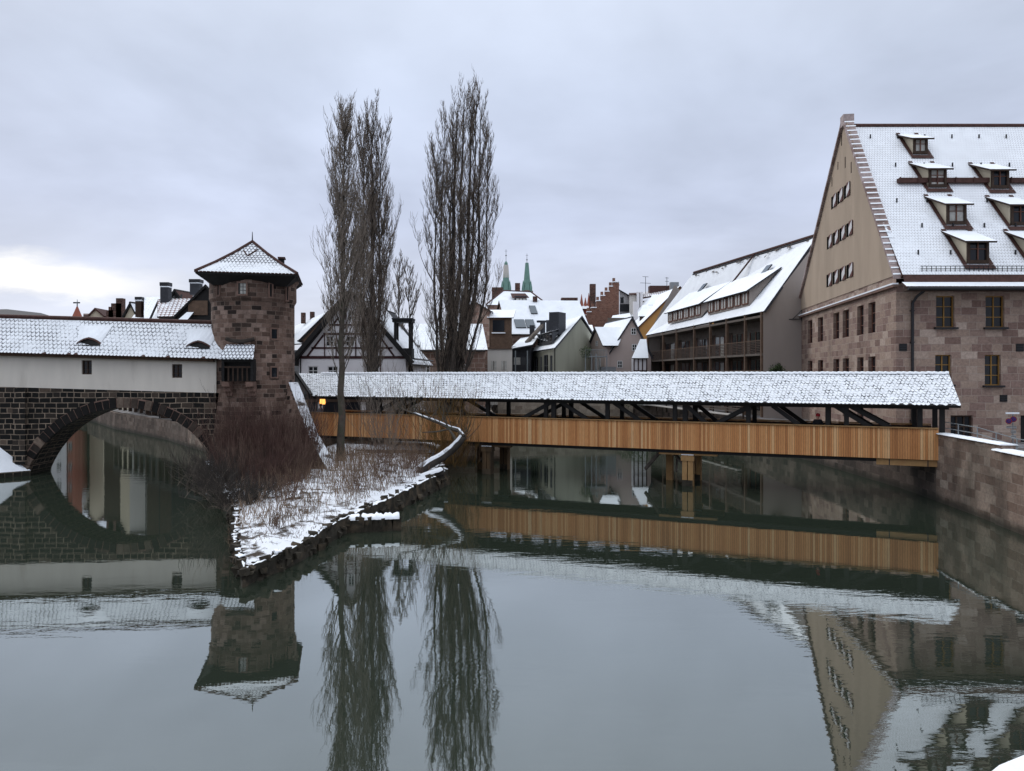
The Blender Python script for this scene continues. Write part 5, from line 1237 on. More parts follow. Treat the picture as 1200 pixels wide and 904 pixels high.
# red framed porch
t2 = thing('timber_framed_annex', tuple(g(749, 108)+UP*GZ), 'small red and white timber framed annex with a steep snowy lean-to roof', 'house')
m = MB(); c = g(749, 108); m.box(c+UP*5.9, (1.9, 2, 6.7), M_WHITE); m.build('wall', t2)
m = MB()
for k in (-.9, -.3, .3, .9): m.box(c+V((k, -1.03, 5.9)), (.16, .08, 6.7), M_BEAM)
for z in (5.6, 7.4, 9.15): m.box(c+V((0, -1.06, z)), (1.95, .08, .16), M_BEAM)
m.build('timber_frame', t2)
m = MB(); m.slab([c+V((-1.3, -1.4, 9.2)), c+V((1.1, -1.4, 9.2)), c+V((1.2, .9, 12.0)), c+V((.3, .9, 12.0))], .15, SNOWR, M_TILE); m.build('roof', t2)
# ochre house
A, B = g(748, 128), g(846, 128)
r, ro, A_, U_, N_, DU = gable_house('ochre_house', 'ochre yellow house with melting snow and roof hatches on its long roof', A, B, V((-1.5, 24, 0)), GZ, 14.8, 21.7, M_ORANGE, SNOWR, .495, [(3.6, 13.6, 4.8, 15.4)], [], edge=M_TILE, fm=M_REDFR)
chimney(r, at(744.5, 362, 138), .8, .8, 13.5, 20.2, M_WHITE, False)
for k, (px, py) in enumerate(((757, 370), (768, 357))):
    c = at(px, py, 133+k*4); m = MB(); m.slab([c+V((-1.5, -1.2, -.2)), c+V((1.2, -1.2, -.2)), c+V((2.2, 1.8, 2.0)), c+V((-.3, 1.8, 2.0))], .15, SNOWR, M_SLATE); m.box(c+V((-.1, -.6, -.7)), (2.2, .6, .8), M_DARKW); m.build('dormer', ro)
# red roof house with aerials behind
A, B = g(752, 158), g(800, 156)
t2 = thing('red_brick_roofed_house', tuple(g(774, 160)+UP*GZ), 'dark red roofed house with two thin television aerials on its ridge', 'house')
m = MB(); m.prism([tuple(g(753, 157)[:2]), tuple(g(786, 157)[:2]), tuple(g(786, 168)[:2]), tuple(g(753, 168)[:2])], GZ, 22.2, M_BRICK); m.build('wall', t2)
m = MB(); m.slab([at(752, 349, 156), at(784, 343, 156), at(784, 334, 162), at(754, 343, 162)], .3, T_THIN, M_TILE); m.build('roof', t2)
m = MB(); m.box(at(773, 340, 159), (4.5, 2, 1.6), M_TILE, V((1, .0, 0))); m.build('ridge_block', t2)
m = MB(); m.box(at(790, 342, 155), (1.7, 1.2, 3.8), M_GREY); m.build('chimney', t2)
for px, ptop, arms in ((756.5, 324.5, ((324.5, 8), (332, 14))), (781.5, 325, ((326, 5), (330, 5)))):
    m = MB(); m.box(at(px, (ptop+345)/2, 158), (.09, .09, 20*158/F), M_METAL)
    for y, L_ in arms: m.box(at(px, y, 158), (L_*158/F, .08, .07), M_METAL, V((1, .4, 0)))
    m.build('television_aerial', t2)
# stepped red brick gable
t2 = thing('stepped_gable_house', tuple(g(710, 152)+UP*GZ), 'tall red brick firewall with snow dusted steps climbing to the right', 'house')
pts = [(688, 400), (688, 366), (693, 366), (693, 361), (699, 361), (699, 353), (704, 353), (704, 347), (709, 347), (709, 342), (714, 342), (714, 336), (718, 336), (718, 331), (725.5, 331), (725.5, 400)]
dd = 150; q3 = [at(a_, b_, dd) for a_, b_ in pts]
m = MB(); O_ = V((q3[0].x, dd, 0)); pl_ = [(p.x-O_.x, p.z) for p in q3]; pl_[0] = (pl_[0][0], GZ); pl_[-1] = (pl_[-1][0], GZ)
panel(m, O_, Ux, Nf, pl_, [], M_BRICK); panel(m, O_+V((0, 1.1, 0)), Ux, -Nf, pl_, [], M_BRICK)
for i in range(len(q3)-1):
    a_, b_ = q3[i], q3[i+1]; m.face([a_, b_, b_+V((0, 1.1, 0)), a_+V((0, 1.1, 0))], M_BRICK)
m.face([V((pl_[-1][0]+O_.x, dd, GZ)), V((pl_[-1][0]+O_.x, dd+14, GZ)), V((pl_[-1][0]+O_.x, dd+14, 22)), V((pl_[-1][0]+O_.x, dd, 22))], M_WHITE)
m.build('stepped_wall', t2)
m = MB()
for i in range(1, len(q3)-2, 2):
    a_, b_ = q3[i], q3[i+1]; m.box(V(((a_.x+b_.x)/2, dd+.5, a_.z+.08)), (abs(b_.x-a_.x)+.1, 1.4, .16), SNOW)
    m.box(V((a_.x+.25, dd+.3, a_.z+.45)), (.5, .6, .8), M_BRICK)
m.build('step_caps', t2)
m = MB(); m.slab([at(690, 370, 151.5), at(725, 333, 151.5), at(725, 333, 163), at(690, 370, 163)], .3, T_THIN, M_TILE); m.build('roof', t2)
# ornate snowy pinnacled gable left of it
t2 = thing('pinnacled_roof_house', tuple(g(683, 158)+UP*GZ), 'distant dark red roof crowned by small pointed pinnacles and one tall brick chimney', 'house')
m = MB(); m.prism([tuple(g(672, 158)[:2]), tuple(g(700, 158)[:2]), tuple(g(700, 168)[:2]), tuple(g(672, 168)[:2])], GZ, 20.4, M_RED); m.build('wall', t2)
m = MB(); m.slab([at(675, 370, 157), at(697, 370, 157), at(697, 358, 162), at(678, 358, 162)], .3, T_THIN, M_TILE); m.slab([at(676, 362, 156.5), at(690, 362, 156.5), at(690, 358, 158), at(676, 358, 158)], .1, SNOWR, M_TILE); m.build('roof', t2)
for px, yt in ((681.5, 345), (686, 349), (690, 343.5)): m = MB(); c = at(px, 360, 158); m.lathe((c.x, c.y, 0), [(.5, c.z-2), (.45, c.z), (.04, zat(yt, 158))], M_RED, 8); m.build('pinnacle', t2)
m = MB(); c = at(694.5, 350, 158); m.box(c, (1.2, 1.2, 6), M_DBRICK); m.build('chimney', t2)
m = MB(); c = at(667, 358, 158); m.box(c, (3.4, 2.4, 3.0), M_DBRICK); m.build('brick_block', t2)
# white and cream houses between
t2 = thing('white_attic_house', tuple(g(732, 155)+UP*GZ), 'small white house with a pitched top and dark lower storey right of the brick firewall', 'house')
m = MB(); O_ = g(726, 153.5); w_ = (738-726)/F*153.5
panel(m, O_, Ux, Nf, [(0, GZ), (w_, GZ), (w_, zat(348, 153.5)), (0, zat(341, 153.5))], [], M_WHITE); m.build('wall', t2)
m = MB(); m.box(at(729, 352, 153.4), (.6, .1, 1.2), M_GLASS); m.build('window', t2); m = MB(); m.box(at(732, 361, 153.2), (1.9, .3, 1.5), M_SLATE); m.build('dark_storey', t2)
m = MB(); m.bar(at(725, 340, 153.3), at(738.5, 347.6, 153.3), .9, .18, M_SLATE); m.build('roof', t2)
t2 = thing('cream_parapet_house', tuple(g(746, 150)+UP*GZ), 'cream white flat topped house beside the brick firewall with a row of small chimneys', 'house')
m = MB(); m.prism([tuple(g(737.5, 150)[:2]), tuple(g(752, 150)[:2]), tuple(g(752, 160)[:2]), tuple(g(738, 160)[:2])], GZ, 22.9, M_PALE); m.build('wall', t2)
m = MB(); m.slab([at(737, 345, 149.6), at(753, 344, 149.6), at(753, 343, 160.5), at(737, 343.5, 160.5)], .2, M_TILE); m.build('roof', t2)
for px in (747.5, 751.5): m = MB(); m.box(at(px, 353, 149.5), (.5, .6, 3.6), M_WHITE); m.build('chimney', t2)
# grey hut roofs in front of the brick firewall
t2 = thing('low_tan_house', tuple(g(722, 140)+UP*GZ), 'low tan house with a small snowy roof patch in front of the brick firewall', 'house')
m = MB(); m.prism([tuple(g(712, 140)[:2]), tuple(g(740, 140)[:2]), tuple(g(740, 148)[:2]), tuple(g(712, 148)[:2])], GZ, 17.4, M_GREYW); m.build('wall', t2)
m = MB(); m.slab([at(711, 384, 139.5), at(741, 374, 139.5), at(738, 367, 146), at(718, 370, 146)], .2, T_FAR, M_SLATE); m.build('roof', t2)
t2 = thing('white_stub_house', tuple(g(690, 135)+UP*GZ), 'narrow whitewashed wall squeezed between the grey green gable and the brick firewall', 'house')
m = MB(); m.prism([tuple(g(686, 135)[:2]), tuple(g(695, 135)[:2]), tuple(g(695, 141)[:2]), tuple(g(686, 141)[:2])], GZ, 14.7, M_PALE); m.build('wall', t2); m = MB(); m.slab([at(685, 388, 134.6), at(696, 388, 134.6), at(694, 381, 141), at(686, 381, 141)], .2, SNOWR); m.build('roof', t2)

# twin church spires
for px, yt, yb, xw, lab in ((593, 298, 343, 0, 'slender green copper church spire with a pale open lantern, left of the two spires'), (617.5, 303, 343, 1, 'solid green copper church spire with small corner gables, right of the two spires')):
    d_ = 350; c = g(px, d_); t2 = thing('church_spire', tuple(c), lab, 'church spire')
    Zt = zat(yt+8, d_); r_ = 2.7; zb_ = zat(341, d_)
    m = MB(); m.lathe(c, [(r_*1.05, 0), (r_*1.05, zb_), ], M_SANDST, 8); m.build('tower_shaft', t2)
    m = MB(); f_ = [(r_*1.0, zb_), (r_*.58, zb_+5), (r_*.30, zb_+13), (.10, Zt)]; m.lathe(c, f_, M_COPPER, 8, R(22.5)); sp2 = m.build('spire', t2)
    for k in range(4):
        a_ = R(45+90*k); q = c+V((math.cos(a_)*r_*.95, math.sin(a_)*r_*.95, 0)); m = MB(); m.lathe(q, [(.85, zb_-1), (.85, zb_+1.2), (.03, zb_+4.8)], M_COPPER, 4, R(45)); m.build('corner_gable', sp2)
    if not xw: m = MB(); m.lathe(c, [(r_*.56, zb_+6), (r_*.40, zb_+12)], M_PALE, 8); m.build('lantern', sp2)
    m = MB(); m.lathe(c, [(.1, Zt-.5), (.1, Zt+2.2), (.45, Zt+2.5), (.1, Zt+2.8), (.06, Zt+5.5)], M_METAL, 6); m.box(c+UP*(Zt+4.6), (1.2, .12, .12), M_METAL); m.build('finial', sp2)

# ------------------------------------------------------------------ half timbered house on the island
A, B = g(350.5, 70), g(475.5, 70); IG = GZ-.6
hw = [(361, 429.5, 372.5, 440), (384, 429.5, 396, 440), (430, 429.5, 441, 440), (382, 394, 391, 406), (405, 394, 415, 406), (427.5, 394, 436, 406), (408, 364, 415, 377)]
hh = holes_px(A, Ux, hw)
r, ro, A_, U_, N_, DU = gable_house('half_timbered_house', 'white half timbered gable house behind the left end of the footbridge', A, B, V((.5, 12, 0)), IG, 8.5, 14.5, M_WHITE, T_FAR, .49, hh, [], edge=M_BLACKW, fm=M_WHFR, over=.7, rover=.6)
HT = r; m = MB(); wd_ = (B-A).length; ap = wd_*.49
def bmz(px, py): u, z = onplane(px, py, A, Ux); return u, z
def beam(x0, y0, x1, y1, w_=.17):
    a_, b_ = bmz(x0, y0), bmz(x1, y1); m.bar(A+Ux*a_[0]+UP*a_[1]+Nf*.02, A+Ux*b_[0]+UP*b_[1]+Nf*.02, .08, w_, M_BEAM)
beam(349, 419, 475, 419, .26); beam(365, 408, 460, 408); beam(379, 391.5, 447, 391.5, .2); beam(385, 381, 440, 381)
for x in (380.5, 394, 402.5, 417, 426, 438.5, 446): beam(x, 391.5, x, 419)
for x in (405.5, 417, 399, 424): beam(x, 362, x, 391.5)
beam(360, 418, 379, 393); beam(462, 418, 444, 393); beam(385, 388, 397, 372); beam(437, 388, 424, 372); beam(446, 419, 446, 437)
m.build('timber_frame', r)
m = MB()
for s_ in (0, 1):
    foot = A+Nf*.65+Ux*(0 if not s_ else wd_)+Ux*(-.75 if not s_ else .75)+UP*(8.5-.75*6/6.9+.1); top = A+Nf*.65+Ux*ap+UP*14.6
    m.bar(foot, top, .12, .38, M_BLACKW)
m.build('bargeboard', r)
chimney(r, at(405, 352, 74), 1.0, .9, 12, 15.0, M_DBRICK, False); chimney(r, at(393.5, 360, 73), .6, .6, 10, 13.6, M_DBRICK, False)
m = MB(); m.box(A+V((5, -.05, 4.6)), (9.8, .2, .5), M_DARKW); m.build('shop_beam', r)
# ground floor shop windows below
for k in range(5):
    m = MB(); m.box(A+V((1+2*k, -.06, 3.9)), (1.5, .08, 1.3), M_GLASS); m.build('shop_window', r)
# brown house behind with dark roof, snowy roofs further left
A, B = g(353.5, 80), g(425, 80)
gable_house('dark_roofed_house', 'dark roofed brown house peeping out behind the half timbered house on its left', A, B, V((-1.5, 10, 0)), IG, 10.6, 14.6, M_BROWNW, M_SLATE, .62, [], [], edge=M_BLACKW)
A, B = g(405, 77), g(463, 77)
gable_house('cream_gable_house', 'cream gable with dark tiled roof behind the right slope of the half timbered house', A, B, V((.8, 10, 0)), IG, 10.3, 13.9, M_CREAM, M_SLATE, .5, [], [], edge=M_BLACKW)
t2 = thing('snowy_roofed_house', tuple(g(356, 95)+UP*IG), 'house with a bright snowy roof and small chimneys just right of the round tower', 'house')
m = MB(); m.prism([tuple(g(337, 98)[:2]), tuple(g(388, 88)[:2]), tuple(g(395, 100)[:2]), tuple(g(330, 112)[:2])], IG, 10, M_GREY); m.build('wall', t2)
rq = [at(334, 404, 97), at(388, 400, 86), at(382, 366, 92), at(330, 389, 108)]
m = MB(); m.slab(rq, .25, SNOWR, M_SLATE); ro = m.build('roof', t2)
for px, py in ((355.5, 373), (366, 372), (341, 384)): m = MB(); m.box(at(px, py, 97), (.5, .5, 1.4), M_DBRICK); m.build('chimney', t2)
m = MB(); nr = (rq[1]-rq[0]).cross(rq[3]-rq[0]).normalized(); nr = nr if nr.z > 0 else -nr
for a_, b_ in ((.2, .35), (.42, .5), (.6, .3), (.75, .6)): q = rq[0].lerp(rq[1], a_).lerp(rq[3].lerp(rq[2], a_), b_); q2 = rq[0].lerp(rq[1], a_+.1).lerp(rq[3].lerp(rq[2], a_+.1), b_+.2); m.bar(q+nr*.05, q2+nr*.05, .12, .1, M_SLATE)
m.build('bare_roof_patches', ro)
# dark timber watch tower and low brown house behind the trees
t2 = thing('timber_loggia_tower', tuple(g(473, 72)+UP*IG), 'dark timber loggia tower with a flat roof beside the half timbered house', 'tower')
c = g(473, 72); m = MB(); m.box(c+UP*12.0, (1.9, 1.9, .25), M_BLACKW); m.box(c+UP*12.2, (2.0, 2.0, .12), M_SLATE); m.build('roof', t2)
for a_ in (-.7, .7):
    for b_ in (-.7, .7): m = MB(); m.box(c+V((a_, b_, 7.2)), (.22, .22, 9.6), M_BLACKW); m.build('post', t2)
for z in (5.5, 8.6): m = MB(); m.box(c+UP*z, (1.8, 1.8, 1.6), M_BLACKW); m.build('boarded_storey', t2)
A, B = g(482, 104), g(542, 104)
gable_house('brown_house', 'low brown house with patchy snowy roof seen through the poplar stems', g(486, 96), g(486, 110), V((9, 0, 0)), IG, 10.0, 13.6, M_RUB, T_FAR, .5, [], rectw([1.5, 3.8, 6.1], [4, 7], .9, 1.2), edge=M_TILE, side_u='left')

# ------------------------------------------------------------------ houses beyond the roofed stone bridge
t2 = thing('long_hall', (-85, 130, 2), 'low grey roofed hall along the skyline at the far left', 'house')
m = MB(); m.prism([(-120, 130), (-76, 130), (-76, 142), (-120, 142)], 2, 15.6, M_GREY); m.build('wall', t2)
m = MB(); m.slab([at(-40, 373, 129), at(66, 372.5, 129), at(48, 367, 134), at(8, 362.5, 134), at(-40, 363.5, 134)], .2, M_SLATE, M_SLATE); m.build('roof', t2)
t2 = thing('red_turret', tuple(g(90.5, 120)+UP*2), 'tiny red pointed turret with a weather vane above the roofed bridge', 'turret')
c = g(90.5, 120); m = MB(); m.lathe(c, [(.7, 2), (.7, 16.0), (.75, 16.05), (.08, zat(359, 120))], M_RED, 8); m.build('spire', t2)
m = MB(); m.lathe(c, [(.10, zat(360, 120)), (.10, zat(356, 120)), (.03, zat(351, 120))], M_LMETAL, 6); m.box(c+UP*zat(355, 120)+V((-.1, 0, 0)), (1.1, .05, .22), M_METAL); m.build('weather_vane', t2)
FH = [  # (A px, B px, distance, apex y, eave y, wall, roof, label)
 (-30, 22, 121, 374, 392, M_PALE, SNOWR, 'pale waterside house whose front shows only mirrored in the water left of the arch'),
 (26, 58, 122, 374, 390, M_GREY, SNOWR, 'grey waterside house mirrored in the water below the arch'),
 (60, 78, 121, 375, 392, M_WHITE, SNOWR, 'white waterside house mirrored in the water below the arch'),
 (79.5, 86, 120, 374, 388, M_RED, T_THIN, 'narrow rust red waterside house mirrored in the water below the arch'),
]
for a_, b_, d_, ya, ye, wl, rf, lab in FH:
    n_ = max(1, int((b_-a_)/11)); wd_ = (b_-a_)/F*d_
    gable_house('waterside_house', lab, g(a_, d_), g(b_, d_), V((-.6, 5, 0)), 1.5, zat(ye, d_), zat(ya, d_), wl, rf, .5, rectw([wd_*(i+.5)/n_ for i in range(n_)], [4, 7.3, 10.4], .8, 1.3), [], edge=M_TILE)
A, B = g(101, 124), g(128, 124)
gable_house('red_brown_house', 'red brown gabled house with a dark roof on the skyline beside the tiny turret', g(105, 124), g(121, 124), V((-1, 10, 0)), 2, zat(370, 124), zat(362.5, 124), M_CREAM, M_TILE, .45, [], [], edge=M_TILE)
gable_house('low_red_house', 'low house with a flat dark red roof ridge right of the tiny turret', g(100, 128), g(100, 138), V((3.5, 0, 0)), 2, zat(371, 128), zat(366.5, 128), M_DARKW, M_TILE, .5, [], [], edge=M_TILE)
t2 = thing('chimney_house', tuple(g(137, 110)+UP*2), 'brick house reduced to tall stepped chimney stacks against the sky', 'house')
m = MB(); m.prism([tuple(g(122, 110)[:2]), tuple(g(150, 110)[:2]), tuple(g(150, 120)[:2]), tuple(g(122, 120)[:2])], 2, zat(376, 110), M_DARKW); m.build('wall', t2)
m = MB(); m.slab([at(121, 377, 109.5), at(156, 377, 109.5), at(156, 373, 114), at(121, 373, 114)], .2, SNOWR, M_TILE); m.build('roof', t2)
for px, yt, w_ in ((130.5, 364, 1.0), (131, 360, .5), (138, 356, 1.5), (141.5, 350, .95)): m = MB(); m.box(at(px, (yt+380)/2, 111), (w_*(111/110), .9, (380-yt)/F*111), M_DBRICK); m.build('chimney', t2)
gable_house('cream_attic_house', 'small cream gable with dark verge behind the stepped chimney stacks', g(141, 104), g(165, 104), V((2, 9, 0)), 2, zat(379, 104), zat(355.5, 104), M_CREAM, T_FAR, .52, [], [], edge=M_BLACKW)
t2 = thing('snowy_flat_house', tuple(g(166, 95)+UP*2), 'house with stepped flat snowy roofs and one dark capped chimney', 'house')
m = MB(); m.prism([tuple(g(152, 95)[:2]), tuple(g(184, 95)[:2]), tuple(g(188, 104)[:2]), tuple(g(158, 104)[:2])], 2, zat(378, 95), M_PALE); m.build('wall', t2)
m = MB(); m.slab([at(150, 379, 94.5), at(183, 379, 94.5), at(183, 368, 98), at(157, 369, 98)], .2, SNOWR, M_TILE); m.slab([at(163, 369, 97), at(178, 369, 97), at(178, 364, 99), at(163, 364, 99)], .3, SNOWR, M_TILE); m.build('roof', t2)
m = MB(); m.box(at(163.5, 362, 96), (.75, .7, 20*96/F), M_DARKW); o = m.build('chimney', t2); m = MB(); m.box(at(163.5, 352.5, 96), (.8, .75, .2), SNOW); m.box(at(163.5, 350, 96), (.85, .8, .35), M_METAL); m.build('chimney_cap', o)
A, B = g(175, 88), g(234, 88)
r, ro, A_, U_, N_, DU = gable_house('long_snowy_house', 'house with long snowy roof, ladders of dark bars and a tall capped chimney', g(172, 90), g(172, 104), V((8.5, -2.5, 0)), 2, zat(376, 90), zat(346, 92), M_DARKW, T_FAR, .5, [], [], edge=M_BLACKW)
m = MB()
for k in range(4): a_ = at(176+k*9, 374-k*2, 88.0); b_ = at(186+k*9, 352-k*2, 90.5); m.bar(a_, b_, .16, .2, M_BLACKW)
m.build('roof_bars', ro)
m = MB(); m.box(at(194.5, 352, 88), (.95, .9, 38*88/F), M_SLATE); o = m.build('chimney', r); m = MB(); m.box(at(194.5, 336.6, 88), (1.0, .95, .12), SNOW); m.box(at(194.5, 333.5, 88), (1.05, 1.0, .4), M_METAL); m.build('chimney_cap', o)
gable_house('pointed_attic_house', 'small dark pointed gable between the two capped chimneys', g(197, 92), g(214, 92), V((1, 6, 0)), 2, zat(352, 92), zat(341, 92), M_BLACKW, M_TILE, .5, [], [], edge=M_BLACKW)
r, ro, A_, U_, N_, DU = gable_house('big_timber_gable_house', 'big dark boarded gable with a steep snowy slope touching the round tower', g(201, 78), g(283, 78), V((-3.2, 12, 0)), 2, zat(377, 78), zat(336, 78), M_BLACKW, SNOWR, .5, [], [], edge=M_BLACKW)
m = MB(); m.box(at(232, 361, 77.9), (2.0, .1, 1.5), M_BROWNW); m.build('boarded_panel', r)
m = MB(); m.box(at(230, 337, 80), (1.0, .9, 18*80/F), M_SLATE); o = m.build('chimney', r); m = MB(); m.box(at(230, 332.2, 80), (1.05, .95, .12), SNOW); m.box(at(230, 329.8, 80), (1.15, 1.05, .34), M_METAL); m.build('chimney_cap', o)
m = MB(); m.slab([at(205, 378, 76.5), at(217, 378, 76.5), at(227, 366, 77.5), at(219, 366, 77.5)], .15, SNOWR, M_BLACKW); m.build('porch_roof', r)
gable_house('lean_roof_house', 'brown red tiled ridge with a thin snowy edge leading up to the big dark gable', g(188, 84), g(188, 94), V((7, -1.2, 0)), 2, zat(372, 84), zat(350, 86), M_DARKW, T_THIN, .5, [], [], edge=M_TILE)

# ------------------------------------------------------------------ bare trees and shrubs
rnd = random.Random(11)
def curve_up(p, az, out, ln, n, wob=.04, upk=1.7, tilt=0):
    """branch that leaves at an angle and turns upwards"""
    pts = [p]; d0 = V((math.cos(az)*out, math.sin(az)*out, 1)).normalized(); q = p
    for i in range(n):
        k = (i+1)/n; d = d0.lerp(V((math.cos(az)*out*.12, math.sin(az)*out*.12, 1)).normalized(), min(1, k*upk*.6)).normalized()
        d = (d+V((rnd.gauss(0, wob), rnd.gauss(0, wob), rnd.gauss(0, wob*.5)))).normalized(); q = q+d*(ln/n); pts.append(q)
    return pts
def sample(pts, k):
    x = k*(len(pts)-1); i = min(int(x), len(pts)-2); return pts[i].lerp(pts[i+1], x-i)
def poplar(name, label, base, H_, r0, limbs, wfun, h0=.12, leaders=None, bark=M_BARK, twig=M_TWIG, group=None, sec=12, tw=5, lean=(0, 0), out=.55, limbr=.35, thick=1.0, llen=(.18, .30)):
    root = thing(name, tuple(base), label, 'tree', group)
    tr = MB(); cr = MB()
    stems = []
    base = V(base)
    for (dx, dy, hs, rs) in (leaders or [(0, 0, 1, 1)]):
        pts = [base+V((dx*.12, dy*.12, -.4))]; n_ = 14
        for i in range(1, n_+1):
            k = i/n_; pts.append(base+V((dx*min(1, k*2.2)**.8*(1)+lean[0]*k*k+rnd.gauss(0, .05), dy*min(1, k*2.2)**.8+lean[1]*k*k+rnd.gauss(0, .05), H_*hs*k*.97)))
        rad = [max(.02, r0*rs*(1-.93*(i/n_)**.8)*(1.25 if i == 0 else 1)) for i in range(n_+1)]
        tr.tube(pts, rad, bark, 9); stems.append((pts, rad, hs, rs))
    tr.build('trunk', root, smooth=True)
    for b_ in range(limbs):
        pts, rad, hs, rs = stems[b_ % len(stems)]
        k = h0+(1-h0)*(rnd.random()**.85)*.95; p = sample(pts, k); az = rnd.uniform(0, 6.283)
        W_ = wfun(k*hs); L_ = H_*rnd.uniform(*llen)*(1.12-k*.60)
        L_ = min(L_, base.z+H_*hs*1.0-p.z+rnd.uniform(-.02, .025)*H_)
        if L_ < .5: continue
        lb = curve_up(p, az, out*rnd.uniform(.5, 1.3)*W_, L_, 6, .05)
        lr = max(.022, min(.062, r0*rs*limbr)*(1-k*.65)*rnd.uniform(.35, 1))
        cr.tube(lb, [lr*(1-.8*i/6)*thick for i in range(7)], bark, 4, False)
        for s_ in range(sec):
            q = sample(lb, rnd.uniform(.08, .98)); a2 = az+rnd.gauss(0, 1.3); l2 = L_*rnd.uniform(.14, .34)
            sb = curve_up(q, a2, out*rnd.uniform(.7, 2.0), l2, 4, .10)
            cr.tube(sb, [.019*thick, .016*thick, .013*thick, .010*thick, .006*thick], twig, 3, False)
            for t_i in range(tw):
                q2 = sample(sb, rnd.uniform(.1, 1)); tb = curve_up(q2, a2+rnd.gauss(0, 1.3), rnd.uniform(.5, 1.6), l2*rnd.uniform(.3, .6), 2, .16)
                cr.tube(tb, [.012*thick, .010*thick, .006*thick], twig, 3, False)
    cr.build('crown', root)
    return root
b1 = at(400, 547, 50.5); b1.z = .8
poplar('poplar_tree', 'left front bare poplar with a slim straight trunk growing on the snowy spit', b1, zat(126, 50.5)-.8, .30, 95, lambda k: max(.3, 1.0-abs(k-.3)*1.0), .20, tw=5, sec=12, lean=(.25, 0), out=.66, llen=(.18, .32))
b2 = g(436, 62)+UP*IG
poplar('poplar_tree', 'dense bare poplar standing behind the footbridge in front of the half timbered house', b2, zat(118, 62)-IG, .40, 165, lambda k: max(.5, .85-abs(k-.45)*.6), .12, leaders=[(0, 0, 1, 1), (.6, .3, .95, .5), (-.7, .2, .93, .45)], bark=M_BARKD, twig=M_TWIGD, sec=14, tw=5, lean=(.0, 0), out=.66, llen=(.15, .26))
b3 = g(522, 66)+UP*IG
poplar('poplar_tree', 'tallest bare poplar with a bundle of thick dark stems in the middle of the view', b3, zat(94, 66)-IG, .50, 285, lambda k: max(.6, 1.15-abs(k-.35)*.9), .10, leaders=[(.5, 0, .95, .95), (1.8, .6, 1.0, .8), (1.2, -.8, .98, .7), (-.6, .5, .93, .5), (2.7, .4, .98, .55), (-1.1, -.3, .84, .34), (3.4, -.4, .88, .36), (2.2, .9, .99, .5), (0.2, .9, .97, .4)], bark=M_BARKD, twig=M_TWIGD, sec=13, tw=5, out=.68, lean=(.5, 0), llen=(.13, .23))
for px, d_, yt, lab, s in ((468, 82, 300, 'small slim bare tree between the two tall poplars', 1), (480, 86, 310, 'second slim bare tree just right of the small one between the tall poplars', 1)):
    b_ = g(px, d_)+UP*IG
    poplar('bare_tree', lab, b_, zat(yt, d_)-IG, .2, 34, lambda k: 1.2, .35, bark=M_BARKD, twig=M_TWIGD, sec=9, tw=5, out=.7, llen=(.14, .26), thick=1.2)
def shrub(name, label, base, stems, hgt, spread, bark, twig, twn=4, r=.014, group=None, droop=0, out=1.0, seedless=True, cat='shrub'):
    root = thing(name, tuple(base), label, cat, group); m = MB(); base = V(base)
    for i in range(stems):
        az = rnd.uniform(0, 6.283); p = base+V((rnd.gauss(0, spread*.3), rnd.gauss(0, spread*.3), -.08)); L_ = hgt*rnd.uniform(.5, 1.1)
        st_ = curve_up(p, az, out*rnd.uniform(.2, 1.2), L_, 5, .12, upk=1.2)
        if droop: st_ = [q-UP*droop*(j/5)**2*hgt for j, q in enumerate(st_)]
        m.tube(st_, [r*(1-.7*j/5) for j in range(6)], bark, 3, False)
        for j in range(twn):
            q = sample(st_, rnd.uniform(.2, 1)); m.tube(curve_up(q, az+rnd.gauss(0, 1.4), rnd.uniform(.5, 1.6), L_*rnd.uniform(.15, .4), 3, .2), [r*.6, r*.5, r*.4, r*.25], twig, 3, False)
    m.build('branches', root); return root
# shrubs and willows around the leaning tree
shrub('willow_shrub', 'ochre willow shrub in front of the footbridge boards beside the leaning trunk', V((-4.6, 50.6, 1.0)), 80, 5.2, 2.6, M_OTWIG, M_OTWIG, 9, .018, out=.75)
shrub('willow_shrub', 'brownish bare shrub with fine twigs crossing the snowy bridge roof right of the slim trunk', V((-8.6, 52.2, 1.2)), 38, 5.6, 2.4, M_TWIG, M_TWIG, 10, .018, out=.8)
shrub('brown_shrub', 'rusty brown shrub hanging over the water beyond the leaning trunk', V((-3.5, 53.5, .5)), 60, 3.0, 2.8, M_OTWIG, M_REED, 7, .016, out=1.4)
for px, d_, h_, lab in ((505, 68, 4.8, 'brown shrub at the foot of the tallest poplar'), (545, 68, 5.6, 'tangled bare shrub right of the tallest poplar'), (488, 70, 6.0, 'bare shrub left of the tallest poplar'), (450, 66, 5.0, 'bare shrub by the trunk of the dense poplar')):
    shrub('bare_shrub', lab, g(px, d_)+UP*IG, 55, h_, 3.0, M_TWIGD, M_TWIG, 8, .022, out=1.1)
t2 = shrub('evergreen_bush', 'small leafy green bush at the foot of the balcony house gable wall', V((26.0, 73.6, 6.2)), 30, 1.4, 1.0, M_BARKD, M_LEAFD, 6, .02, out=1.5)
